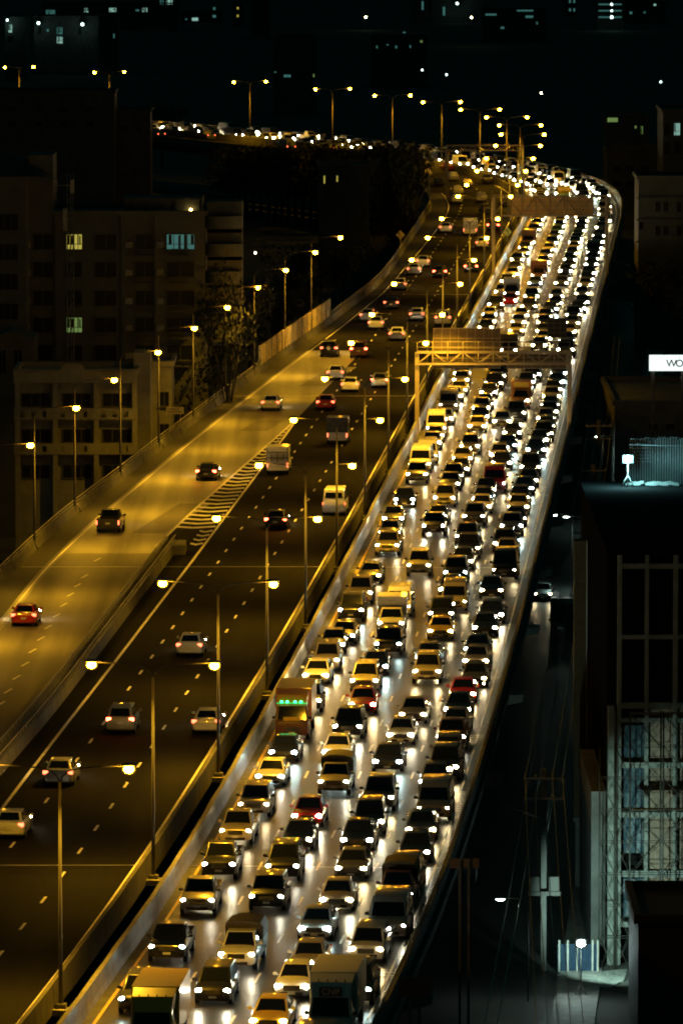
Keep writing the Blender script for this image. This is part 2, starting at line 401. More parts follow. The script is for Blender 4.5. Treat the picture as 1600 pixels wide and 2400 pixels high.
bm = bmesh.new(); seg_rail(bm, rpf, 13.86, 1.12, Y0, Y1, .045)
for y in frange(Y0, Y1, 3.0):
    p = RP(y, 13.86); box(bm, p.x - .03, p.x + .03, p.y - .03, p.y + .03, .85, 1.1)
mk("hand_rail", bm, M_STEEL, o)
for i in range(34):                      # reflectors on the parapet face near the camera
    bm = bmesh.new(); p = RP(300 + i * 2.1, 13.60); box(bm, p.x - .03, p.x, p.y - .2, p.y + .2, .62, .76)
    mk("reflector", bm, M_LINE, o)
bm = bmesh.new(); wall(bm, xlf, [(0.15, 0), (.06, .35), (0.0, .75), (-.22, .75), (-.3, -.5), (0.15, -.5)], Y0, Y1)
o = tag(mk("parapet", bm, M_DCONC), "dark parapet topped by an amber lit rail along the left edge of the ramp", "parapet")
bm = bmesh.new(); seg_rail(bm, xlf, -.1, 1.18, Y0, 1180, .05); seg_rail(bm, xlf, -.1, .92, Y0, 1180, .035)
mk("hand_rail", bm, M_STEEL, o)
bm = bmesh.new()
for y in frange(Y0, 1000, 2.5):
    box(bm, XL(y) - .13, XL(y) - .07, y - .03, y + .03, .74, 1.16)
mk("rail_post", bm, M_STEEL, o)["kind"] = "stuff"
for y in frange(420, 900, 15.0):
    bm = bmesh.new(); tube(bm, [(XL(y) - .02, y, .74), (XL(y) + .12, y, .4), (XL(y) + .24, y, .05)], .05, 5)
    mk("drain_pipe", bm, M_STEEL, o)
# barrier pair between the ramp and the main road
bm = bmesh.new()
for d in (0.0, 0.75):
    wall(bm, xqf, [(d + .14, 0), (d + .10, .35), (d + .06, .8), (d - .16, .8), (d - .2, .35), (d - .24, 0)], Y0, Y_NOSE - (4 if d else 0))
o = tag(mk("ramp_barrier", bm, M_DCONC), "double concrete barrier with rails splitting the yellow lit ramp from the dark main road", "barrier")
bm = bmesh.new()
for d in (-.05, .7):
    seg_rail(bm, xqf, d, 1.12, Y0, Y_NOSE - 2, .05)
    for y in frange(Y0, Y_NOSE - 3, 1.6): box(bm, XQ(y) + d - .03, XQ(y) + d + .03, y - .03, y + .03, .78, 1.1)
mk("hand_rail", bm, M_STEEL, o)
bm = bmesh.new()                           # blunt nose
xq = XQ(Y_NOSE); bbox(bm, xq + .3, xq + 1.5, Y_NOSE - 7, Y_NOSE - 3.2, 0, .85, .12); mk("barrier_nose", bm, M_DCONC, o)
# noise wall
ya, yb = W(610, 850, 1.0).y, W(773, 736, 1.0).y
def corr(y): return .05 * math.sin(y * 9.0)
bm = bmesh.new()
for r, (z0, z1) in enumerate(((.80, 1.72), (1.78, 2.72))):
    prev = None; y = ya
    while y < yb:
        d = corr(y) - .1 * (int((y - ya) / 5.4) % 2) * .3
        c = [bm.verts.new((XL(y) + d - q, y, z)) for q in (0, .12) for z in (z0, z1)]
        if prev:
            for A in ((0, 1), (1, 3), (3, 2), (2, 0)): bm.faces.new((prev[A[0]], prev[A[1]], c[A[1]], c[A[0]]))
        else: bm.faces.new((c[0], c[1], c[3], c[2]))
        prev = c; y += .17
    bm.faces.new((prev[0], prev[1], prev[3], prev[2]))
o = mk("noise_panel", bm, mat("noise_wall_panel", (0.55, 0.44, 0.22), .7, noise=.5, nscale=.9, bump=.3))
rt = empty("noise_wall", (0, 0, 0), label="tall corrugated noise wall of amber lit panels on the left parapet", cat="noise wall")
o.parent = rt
bm = bmesh.new()
for y in frange(ya, yb, 5.4): box(bm, XL(y) - .2, XL(y) + .1, y - .08, y + .08, .76, 2.8)
mk("wall_post", bm, M_STEEL, rt)

ordn_ = 'first second third fourth fifth sixth seventh eighth ninth tenth eleventh twelfth thirteenth fourteenth fifteenth sixteenth seventeenth'.split()
# piers under the right deck
for k, y in enumerate(frange(335, 935, 40)):
    bm = bmesh.new(); p = RP(y, 7.0)
    R = Matrix.Rotation(-phi(y), 3, 'Z')
    box(bm, p.x - 1.4, p.x + 1.4, y - 1, y + 1, ZG, -3.2, rot=R, piv=p)
    vs = [(-6.8, -2.42), (7.6, -2.42), (7.6, -2.9), (2.0, -4.2), (-2.0, -4.2), (-6.8, -2.9)]
    fr = [bm.verts.new(Vector((p.x, y, 0)) + R @ Vector((a, -1.1, z))) for a, z in vs]
    bk = [bm.verts.new(Vector((p.x, y, 0)) + R @ Vector((a, 1.1, z))) for a, z in vs]
    bm.faces.new(fr); bm.faces.new(bk[::-1])
    for q in range(6): bm.faces.new((fr[q], bk[q], bk[(q + 1) % 6], fr[(q + 1) % 6]))
    tag(mk("viaduct_pier", bm, M_CONC), "concrete hammerhead pier under the right deck, %s up from the bottom of the picture" % ordn_[k], "pier", "piers under the viaduct deck")

# ------------------------------------------------------------------ lamps
def area(name, parent, loc, w, col, size=.35, link=True):
    l = bpy.data.lights.get(name + "_data%d" % int(w))
    if not l:
        l = bpy.data.lights.new(name + "_data%d" % int(w), 'AREA'); l.shape = 'DISK'; l.size = size; l.energy = w; l.color = col; l.spread = math.radians(136)
    o = bpy.data.objects.new(name, l); o.parent = parent; o.location = loc
    if link: COL.objects.link(o)
    return o
def make_lamp(arms, name):
    root = empty(name, link=False)
    bm = bmesh.new(); tube(bm, [(0, 0, -.2), (0, 0, 5), (0, 0, 10.55)], .11, 8, r1=.06); bbox(bm, -.26, .26, -.26, .26, -.3, .02, .03)
    mk("pole", bm, M_POLE, root, link=False)
    for s in arms:
        bm = bmesh.new()
        tube(bm, [(0, 0, 10.45), (s * .12, 0, 10.75), (s * .40, 0, 11.02), (s * .9, 0, 11.16), (s * 1.8, 0, 11.24), (s * 2.9, 0, 11.3)], .045, 6, r1=.035)
        mk("arm", bm, M_ARM, root, link=False)
        bm = bmesh.new(); ellip(bm, (s * 3.2, 0, 11.36), .46, .2, .10)
        h = mk("lamp_head", bm, M_HOUS, root, link=False)
        bm = bmesh.new(); ellip(bm, (s * 3.25, 0, 11.15), .25, .19, .19, u=10, v=7)
        mk("lens", bm, M_LAMPW, h, link=False)
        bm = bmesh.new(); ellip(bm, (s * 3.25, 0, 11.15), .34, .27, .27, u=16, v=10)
        mk("halo_shell", bm, M_HALO, h, link=False)  # glow shell added round the lens as its halo
        area("lamp_light", h, (s * 3.25, 0, 10.68), LAMP_W, AMBER, link=False)
    return root
def copy_tree(o, parent=None):
    c = o.copy(); COL.objects.link(c)
    if parent is not None: c.parent = parent
    for ch in KIDS(o): copy_tree(ch, c)
    return c
_kid = {}
def KIDS(o):
    if not _kid.get("n") == len(bpy.data.objects) and o.name not in _kid:
        _kid[o.name] = [x for x in bpy.data.objects if x.parent == o]
    return _kid[o.name]
ordn = ["", "first", "second", "third", "fourth", "fifth", "sixth", "seventh", "eighth", "ninth", "tenth", "eleventh", "twelfth", "thirteenth",
        "fourteenth", "fifteenth", "sixteenth", "seventeenth", "eighteenth", "nineteenth", "twentieth", "twenty-first", "twenty-second",
        "twenty-third", "twenty-fourth", "twenty-fifth", "twenty-sixth", "twenty-seventh", "twenty-eighth", "twenty-ninth", "thirtieth"]
dbl = make_lamp((-1, 1), "street_lamp")
sgl = make_lamp((1,), "street_lamp")
MED = [235, 314.5, 355, 395, 434, 472, 510, 550, 590.5, 627, 671.5, 711, 751.6, 791, 842, 871, 909, 946, 987, 1026, 1061, 1092, 1125, 1158, 1189, 1221, 1260, 1314, 1345]
for i, y in enumerate(MED):
    c = copy_tree(dbl); y += 2; p = RP(y, mo(y)); c.location = p; c.rotation_euler = (0, 0, -phi(y))
    tag(c, ("double armed amber street lamp in the median gap, %s pole up from the bottom" % ordn[i]) if i else "double armed amber street lamp in the median, hidden just below the bottom edge", "street lamp", "double armed street lamps along the median")
    bm = bmesh.new(); a = RP(y, mo(y)); R = Matrix.Rotation(-phi(y), 3, 'Z')
    box(bm, a.x - .45, a.x + .45, y - .5, y + .5, -.5, -.22, rot=R); tag(mk("pole_plinth", bm, M_CONC, c), None)
    bpy.data.objects[bm and c.children[-1].name].matrix_parent_inverse = Matrix.Translation(c.location) .inverted() if False else (Matrix.Rotation(phi(y), 4, 'Z') @ Matrix.Translation(-Vector(c.location)))
for i, y in enumerate((455, 486, 519, 547, 577.5, 607, 635, 664, 692, 723, 751)):
    c = copy_tree(sgl); c.location = (XL(y + 6) + .0, y + 6, -.15)
    tag(c, ("single armed amber street lamp outside the left ramp parapet, %s in from the left edge" % ordn[i]) if i else "single armed amber street lamp by the ramp, just outside the left picture edge", "street lamp", "single armed street lamps along the ramp")

# ------------------------------------------------------------------ vehicles
def ringbody(bm, st, mi=0):
    """st: (y, halfwidth, zlow, ztop, crown)"""
    rings = []
    for y, w, zl, zt, cr in st:
        m = (zl + zt) / 2
        half = [(w * .86, zl), (w * .98, zl + .08), (w, m), (w * .985, zt - .10), (w * .90, zt - .01), (w * .55, zt + cr)]
        pts = [(-x, z) for x, z in half] + [(0, zt + cr * 1.25)] + [(x, z) for x, z in half[::-1]]
        rings.append([bm.verts.new((x, y, z)) for x, z in pts])
    for A, Bq in zip(rings, rings[1:]):
        n = len(A)
        for k in range(n):
            q = (k + 1) % n
            f = bm.faces.new((A[k], A[q], Bq[q], Bq[k])); f.material_index = mi
    bm.faces.new(rings[0][::-1]); bm.faces.new(rings[-1])
def house(bm, bf, br, tf, tr, bev=.05, mi=0):
    """greenhouse: (halfwidth, y, z) for bottom front, bottom rear, top front, top rear"""
    t = bmesh.new()
    c = []
    for w, y, z in (bf, br, tf, tr): c.append([t.verts.new((-w, y, z)), t.verts.new((w, y, z))])
    (a, b), (d, e), (f, g), (h, i) = c
    for q in ((a, b, g, f), (e, d, h, i), (d, a, f, h), (b, e, i, g), (f, g, i, h), (b, a, d, e)): t.faces.new(q)
    bmesh.ops.bevel(t, geom=[x for x in t.edges if min(v.co.z for v in x.verts) > min(bf[2], br[2]) + .1 or abs(x.verts[0].co.z - x.verts[1].co.z) > .1], offset=bev, segments=3, affect='EDGES', profile=.6)
    for x in t.faces: x.material_index = mi
    me = bpy.data.meshes.new("tmp"); t.to_mesh(me); t.free(); bm.from_mesh(me); bpy.data.meshes.remove(me)
def glassquad(bm, P, ins=.1, out=.012, u0=0, u1=1, top=.08, bot=.04):
    """P: 4 corners (bottom a, bottom b, top b, top a)"""
    P = [Vector(p) for p in P]
    def at(u, v): return (P[0].lerp(P[1], u)).lerp(P[3].lerp(P[2], u), v)
    n = (P[1] - P[0]).cross(P[3] - P[0]).normalized()
    a, b = u0 + ins, u1 - ins
    pts = [at(a, bot) + n * out, at(b, bot) + n * out, at(b - .01, 1 - top) + n * out, at(a + .01, 1 - top) + n * out]
    quad(bm, pts)
def wheel_mesh(r, w):
    bm = bmesh.new()
    def disc(x0, x1, r, mi):
        N = 16; A = [bm.verts.new((x0, r * math.cos(k * 2 * math.pi / N), r * math.sin(k * 2 * math.pi / N))) for k in range(N)]
        C = [bm.verts.new((x1, r * math.cos(k * 2 * math.pi / N), r * math.sin(k * 2 * math.pi / N))) for k in range(N)]
        for k in range(N):
            f = bm.faces.new((A[k], A[(k + 1) % N], C[(k + 1) % N], C[k])); f.material_index = mi
        f = bm.faces.new(A[::-1]); f.material_index = mi; f = bm.faces.new(C); f.material_index = mi
    disc(-w / 2, w / 2, r, 0); disc(-w / 2 - .012, w / 2 + .012, r * .62, 1)
    return bm
SPOT = {}
def beam(col, w, i):
    k = (i,)
    if k not in SPOT:
        l = bpy.data.lights.new("headlight_beam", 'SPOT'); l.energy = w; l.color = col; l.spot_size = math.radians(84); l.spot_blend = .9
        l.shadow_soft_size = .09; SPOT[k] = l
    return SPOT[k]
BEAMC = [beam((1, .82, .5), BEAM_W, 0), beam((1, .94, .76), BEAM_W, 1), beam((.75, 1, .93), BEAM_W, 2)]
BEAMF = [beam((1, .82, .5), BEAM_W * 2, 3), beam((1, .94, .76), BEAM_W * 2, 4), beam((.75, 1, .93), BEAM_W * 2, 5)]

# type: L, halfW, body stations, greenhouse, headlight z
TY = {}
TY['sedan'] = dict(L=4.6, w=.89, st=[(0, .66, .34, .60, .01), (.07, .78, .26, .66, .02), (.35, .86, .21, .74, .04), (.8, .885, .2, .83, .05), (1.3, .89, .2, .92, .04), (2.6, .89, .2, .95, .02), (3.8, .885, .2, .99, .03), (4.25, .86, .22, 1.0, .04), (4.5, .80, .28, .95, .03), (4.6, .7, .36, .80, .01)],
                   g=((.78, 1.22, .90), (.74, 4.10, .97), (.60, 2.05, 1.43), (.58, 3.35, 1.43)), hz=.67, wr=.32)
TY['hatchback'] = dict(L=4.0, w=.85, st=[(0, .64, .34, .64, .01), (.07, .76, .26, .70, .02), (.35, .83, .21, .80, .04), (.9, .85, .2, .92, .04), (2.4, .85, .2, .98, .02), (3.7, .84, .2, 1.0, .02), (3.93, .80, .28, .95, .02), (4.0, .7, .36, .82, .01)],
                   g=((.75, .95, .92), (.72, 3.92, .98), (.60, 1.75, 1.50), (.60, 3.45, 1.49)), hz=.70, wr=.31)
TY['suv'] = dict(L=4.7, w=.93, st=[(0, .72, .40, .82, .01), (.06, .85, .32, .90, .02), (.35, .91, .28, .99, .04), (1.2, .93, .28, 1.09, .04), (2.6, .93, .28, 1.12, .02), (4.4, .92, .28, 1.14, .02), (4.64, .88, .34, 1.05, .02), (4.7, .78, .42, .9, .01)],
                   g=((.83, 1.18, 1.06), (.82, 4.6, 1.10), (.68, 1.85, 1.76), (.68, 4.25, 1.74)), hz=.84, wr=.37)
TY['minivan'] = dict(L=4.5, w=.87, st=[(0, .68, .34, .72, .01), (.07, .80, .27, .80, .02), (.35, .85, .22, .92, .04), (.85, .87, .22, 1.02, .04), (2.4, .87, .22, 1.06, .02), (4.25, .86, .22, 1.06, .02), (4.45, .82, .3, 1.0, .02), (4.5, .72, .38, .85, .01)],
                   g=((.79, .85, 1.00), (.77, 4.42, 1.04), (.65, 1.70, 1.66), (.65, 4.1, 1.66)), hz=.76, wr=.31)
TY['van'] = dict(L=5.2, w=.95, st=[(0, .78, .36, .80, .01), (.06, .90, .28, .95, .02), (.3, .94, .24, 1.10, .03), (.75, .95, .24, 1.20, .03), (2.4, .95, .24, 1.25, .01), (5.0, .95, .24, 1.25, .01), (5.15, .92, .3, 1.2, .01), (5.2, .85, .38, 1.0, .01)],
                   g=((.90, .62, 1.16), (.90, 5.12, 1.2), (.78, 1.30, 2.12), (.80, 5.0, 2.12)), hz=.80, wr=.34)
_pb = [(0, .74, .44, .84, .01), (.06, .86, .36, .93, .02), (.35, .91, .32, 1.02, .04), (1.3, .92, .32, 1.10, .04), (3.2, .92, .32, 1.12, .01)]
TY['pickup_truck'] = dict(L=5.2, w=.92, st=_pb + [(3.3, .92, .36, .78, 0), (5.1, .92, .36, .78, 0), (5.2, .88, .42, .76, 0)],
                   g=((.82, 1.35, 1.07), (.80, 3.3, 1.10), (.66, 1.95, 1.74), (.68, 3.0, 1.74)), hz=.86, wr=.38, bed=1)
TY['covered_pickup'] = dict(TY['pickup_truck'], cover=1)
TY['boxed_pickup'] = dict(TY['pickup_truck'], boxc=1)
TY['box_truck'] = dict(L=7.0, w=1.02, st=[(0, .86, .42, 1.0, .01), (.05, .98, .34, 1.15, .01), (.3, 1.02, .34, 1.30, .01), (1.9, 1.02, .34, 1.32, .0), (2.0, .9, .5, .95, 0), (6.9, .9, .5, .95, 0), (7.0, .88, .6, .9, 0)],
                   g=((.99, .12, 1.26), (.99, 1.95, 1.28), (.88, .45, 2.15), (.9, 1.9, 2.15)), hz=.80, wr=.42, bigbox=1)
TPL = {}
def make_tpl(ty, lite):
    T = TY[ty]; root = empty(ty, link=False); w, L = T['w'], T['L']
    bm = bmesh.new(); ringbody(bm, T['st']); bf, br, tf, tr = T['g']; house(bm, bf, br, tf, tr, .06)
    if T.get('bed'):
        for a in ((-w, -w + .07, 3.25, 5.2), (w - .07, w, 3.25, 5.2), (-w, w, 5.13, 5.2), (-w, w, 3.25, 3.31)): box(bm, a[0], a[1], a[2], a[3], .72, 1.16)
    if not lite:
        for yy in ((T['wr'] + .52), L - T['wr'] - .62):
            for s in (-1, 1):          # wheel arches
                N = 14; c = bm.verts.new((s * (w + .004), yy, T['wr']))
                rim = [bm.verts.new((s * (w + .004), yy + (T['wr'] + .06) * math.cos(k * 2 * math.pi / N), T['wr'] + (T['wr'] + .06) * math.sin(k * 2 * math.pi / N))) for k in range(N)]
                for k in range(N):
                    f = bm.faces.new((c, rim[k], rim[(k + 1) % N]) if s > 0 else (c, rim[(k + 1) % N], rim[k])); f.material_index = 1
        # lower skirts, bumper intake
        box(bm, -w * .6, w * .6, -.012, .2, .27 if ty in ('sedan', 'hatchback') else .36, .42 if ty in ('sedan', 'hatchback') else .52, 1)
    mk("body", bm, [PAINT['white'], M_TRIM], root, link=False, sm=38)
    P = {k: [(-v[0], v[1], v[2]), (v[0], v[1], v[2])] for k, v in zip("bf br tf tr".split(), T['g'])}
    bm = bmesh.new(); glassquad(bm, [P['bf'][0], P['bf'][1], P['tf'][1], P['tf'][0]], ins=.055, top=.30 if ty == 'van' else .08, bot=.04 if ty == 'van' else .02)
    mk("windshield", bm, M_GLASS, root, link=False)
    if not lite:
        bm = bmesh.new(); glassquad(bm, [P['br'][1], P['br'][0], P['tr'][0], P['tr'][1]], ins=.09, top=.26 if ty == 'van' else .12, bot=.24 if ty == 'van' else .12)
        mk("rear_window", bm, M_GLASS, root, link=False)
        for s in (0, 1):
            bm = bmesh.new()
            a, b, c, d = (P['br'][0], P['bf'][0], P['tf'][0], P['tr'][0]) if s == 0 else (P['bf'][1], P['br'][1], P['tr'][1], P['tf'][1])
            glassquad(bm, [a, b, c, d], ins=.05, u0=0, u1=.52, top=.12, bot=.06); glassquad(bm, [a, b, c, d], ins=.05, u0=.48, u1=1, top=.12, bot=.06)
            mk("side_window", bm, M_GLASS, root, link=False)
        ws = wheel_mesh(T['wr'], .2); wme = None
        for yy in ((T['wr'] + .52), L - T['wr'] - .62):
            for s in (-1, 1):
                if wme is None:
                    q = mk("wheel", ws, [M_TYRE, M_RIM], root, link=False, sm=40); wme = q.data
                else:
                    q = bpy.data.objects.new("wheel", wme); q.parent = root
                q.location = (s * (w - .09), yy, T['wr'])
        bm = bmesh.new()
        for k in range(4): box(bm, -w * .42, w * .42, -.02, .12, T['hz'] - .17 + k * .055, T['hz'] - .14 + k * .055, 1)
        box(bm, -w * .45, w * .45, -.005, .12, T['hz'] - .2, T['hz'] + .04, 0)
        mk("grille", bm, [M_TRIM, M_CHROME], root, link=False)
        bm = bmesh.new(); box(bm, -.18, .18, -.035, 0, T['hz'] - .36, T['hz'] - .25); mk("licence_plate", bm, M_PLATE, root, link=False)
        bm = bmesh.new(); box(bm, -.18, .18, L, L + .03, T['hz'] - .1, T['hz'] + .02); mk("licence_plate", bm, M_PLATE, root, link=False)
        for s in (-1, 1):
            bm = bmesh.new(); ellip(bm, (s * (w + .09), bf[1] + .35, bf[2] + .12), .12, .06, .09, u=8, v=5)
            box(bm, min(s * w * .9, s * (w + .05)), max(s * w * .9, s * (w + .05)), bf[1] + .33, bf[1] + .38, bf[2] + .04, bf[2] + .09)
            mk("mirror", bm, M_TRIM if ty in ('suv', 'van', 'box_truck') else PAINT['white'], root, link=False)
            bm = bmesh.new(); zt = T['hz'] + .08
            if T.get('bed') or T.get('bigbox'): box(bm, s * w - .1 if s > 0 else -w, w if s > 0 else -w + .1, L - .02, L + .04, .72, 1.05)
            else: bbox(bm, (w - .32) if s > 0 else -w + .02, w - .02 if s > 0 else -w + .32, L - .16, L - .02, zt, zt + .2, .03)
            mk("taillight", bm, M_TAIL0, root, link=False)
    for s in (-1, 1):
        bm = bmesh.new(); ellip(bm, (s * (w - .22), .10, T['hz']), .165, .10, .10)
        h = mk("headlight", bm, HL[1], root, link=False)
    if not lite:
        for s in (-1, 1):
            bm = bmesh.new(); ellip(bm, (s * (w - .24), .06, T['hz'] - .32), .085, .06, .07, u=8, v=5)
            mk("fog_lamp", bm, M_FOG, root, link=False)
    if T.get('cover'):
        bm = bmesh.new()
        prof = [(-.90, 1.1), (-.92, 1.75), (-.80, 2.02), (-.4, 2.12), (0, 2.15), (.4, 2.12), (.80, 2.02), (.92, 1.75), (.90, 1.1)]
        A = [bm.verts.new((x, 2.6 if z > 1.78 else 3.28, z)) for x, z in prof]; C = [bm.verts.new((x, 5.25, z)) for x, z in prof]
        for k in range(len(prof) - 1): bm.faces.new((A[k], C[k], C[k + 1], A[k + 1]))
        bm.faces.new(A); bm.faces.new(C[::-1]); bmesh.ops.recalc_face_normals(bm, faces=bm.faces[:])
        mk("canopy", bm, mat("canvas", (.09, .075, .05), .7, noise=.2), root, link=False, sm=30)
    if T.get('boxc'):
        bm = bmesh.new(); bbox(bm, -.98, .98, 2.7, 5.4, 1.85, 2.5, .05); bbox(bm, -.97, .97, 3.32, 5.30, 1.14, 2.0, .03)
        mk("cargo_box", bm, PAINT['white'], root, link=False)
        bm = bmesh.new()
        for x0, x1, z0, z1 in ((-.03, .03, 1.2, 1.95), (-.92, -.86, 1.2, 2.4), (.86, .92, 1.2, 2.4), (-.9, .9, 1.98, 2.05), (-.55, -.5, 1.25, 1.9), (.5, .55, 1.25, 1.9), (-.9, .9, 1.5, 1.55)):
            box(bm, x0, x1, 5.402 if z1 > 2.01 else 5.302, 5.43, z0, z1)
        mk("door_frame", bm, M_TRIM, root, link=False)
    if T.get('bigbox'):
        bm = bmesh.new(); bbox(bm, -1.1, 1.1, 2.05, 7.1, .95, 3.0, .04)
        for yy in (2.08, 7.07): box(bm, -1.11, 1.11, yy - .04, yy + .04, .94, 1.02)
        mk("cargo_box", bm, PAINT['white'], root, link=False)
        bm = bmesh.new()
        F_ = [(-.86, .35, 2.1), (.86, .35, 2.1), (.98, 1.95, 2.95), (-.98, 1.95, 2.95), (-.9, 1.95, 2.1), (.9, 1.95, 2.1)]
        v = [bm.verts.new(p) for p in F_]
        m1 = bm.verts.new((-.93, .9, 2.72)); m2 = bm.verts.new((.93, .9, 2.72))
        bm.faces.new((v[0], v[1], m2, m1)); bm.faces.new((m1, m2, v[2], v[3])); bm.faces.new((v[0], m1, v[3], v[4])); bm.faces.new((v[1], v[5], v[2], m2)); bm.faces.new((v[4], v[3], v[2], v[5]))
        bmesh.ops.recalc_face_normals(bm, faces=bm.faces[:])
        mk("roof_fairing", bm, PAINT['white'], root, link=False, sm=30)
    return root
def tpl(ty, lite):
    if (ty, lite) not in TPL: TPL[(ty, lite)] = make_tpl(ty, lite)
    return TPL[(ty, lite)]
NICE = {'sedan': 'sedan', 'hatchback': 'hatchback', 'suv': 'SUV', 'minivan': 'minivan', 'van': 'van', 'pickup_truck': 'pickup', 'covered_pickup': 'canopied pickup', 'boxed_pickup': 'boxed pickup', 'box_truck': 'box truck'}
CAT = {'sedan': 'car', 'hatchback': 'car', 'suv': 'car', 'minivan': 'minivan', 'van': 'van', 'pickup_truck': 'pickup truck', 'covered_pickup': 'pickup truck', 'boxed_pickup': 'pickup truck', 'box_truck': 'truck'}
SHORT = dict(s='sedan', h='hatchback', u='suv', m='minivan', v='van', p='pickup_truck', c='covered_pickup', x='boxed_pickup', t='box_truck')
COLR = dict(w='white', s='silver', b='black', d='grey', g='beige', r='red', y='yellow', o='orange', n='green', k='brown', l='blue')
KEEP_FOG = 0.3
def place_car(ty, colr, pos, rz, lights, facing, near, fog=False, brake=False, box_col=None, label=None, group=None):
    """pos: middle of the front (facing camera) or of the tail (driving away)"""
    lite = not near
    t = tpl(ty, lite); L = TY[ty]['L']
    root = t.copy(); COL.objects.link(root); dim = 1 if (facing and rnd.random() < .3) else 0
    if facing: root.location = pos; root.rotation_euler = (0, 0, rz)
    else:
        d = Vector((math.sin(-rz), math.cos(-rz), 0)); root.location = Vector(pos) + d * L; root.rotation_euler = (0, 0, rz + math.pi)
    for ch in KIDS(t):
        n = ch.name.split('.')[0]
        if n == 'fog_lamp' and not (fog and facing): continue
        if n == 'headlight' and not facing and lite: continue
        c = ch.copy(); COL.objects.link(c); c.parent = root
        if n in ('body', 'roof_fairing', 'cargo_box') or (n == 'mirror' and c.data.materials[0] == PAINT['white']):
            s = c.material_slots[0]; s.link = 'OBJECT'; s.material = PAINT[box_col or colr] if n in ('cargo_box', 'roof_fairing') else PAINT[colr]
        if n == 'headlight':
            s = c.material_slots[0]; s.link = 'OBJECT'; s.material = HL[lights + 3 * dim]
            sgn = 1 if c.data.vertices[0].co.x > 0 else -1
            if near or sgn > 0:
                l = bpy.data.objects.new("headlight_beam", (BEAMC if near else BEAMF)[lights]); COL.objects.link(l); l.parent = c
                l.location = (sgn * (TY[ty]['w'] - .22) if near else 0, -.12, TY[ty]['hz'] + .02); l.rotation_euler = (math.radians(-84), 0, 0) if False else (math.radians(90 - 7), 0, math.pi)
        if n == 'taillight' and not facing:
            s = c.material_slots[0]; s.link = 'OBJECT'; s.material = M_BRAKE if brake else M_TAIL
    return root
CARS = []   # (Y, lane, ty, col, lights, fog, pos, boxcol)
tiles = dict(A=(200, 2100, 3.92), B=(600, 2100, 3.92), C=(400, 1800, 3.92), D=(750, 1800, 3.92), E=(550, 1500, 3.92), F=(850, 1500, 3.92), G=(700, 1200, 3.92), H=(950, 1200, 3.92),
             I=(860, 1025, 6.533), J=(1060, 1025, 6.533), K=(940, 850, 6.533), L=(1120, 850, 6.533), M=(1080, 670, 6.533), N=(1220, 670, 6.533), O=(1160, 500, 6.533), P=(1260, 500, 6.533))
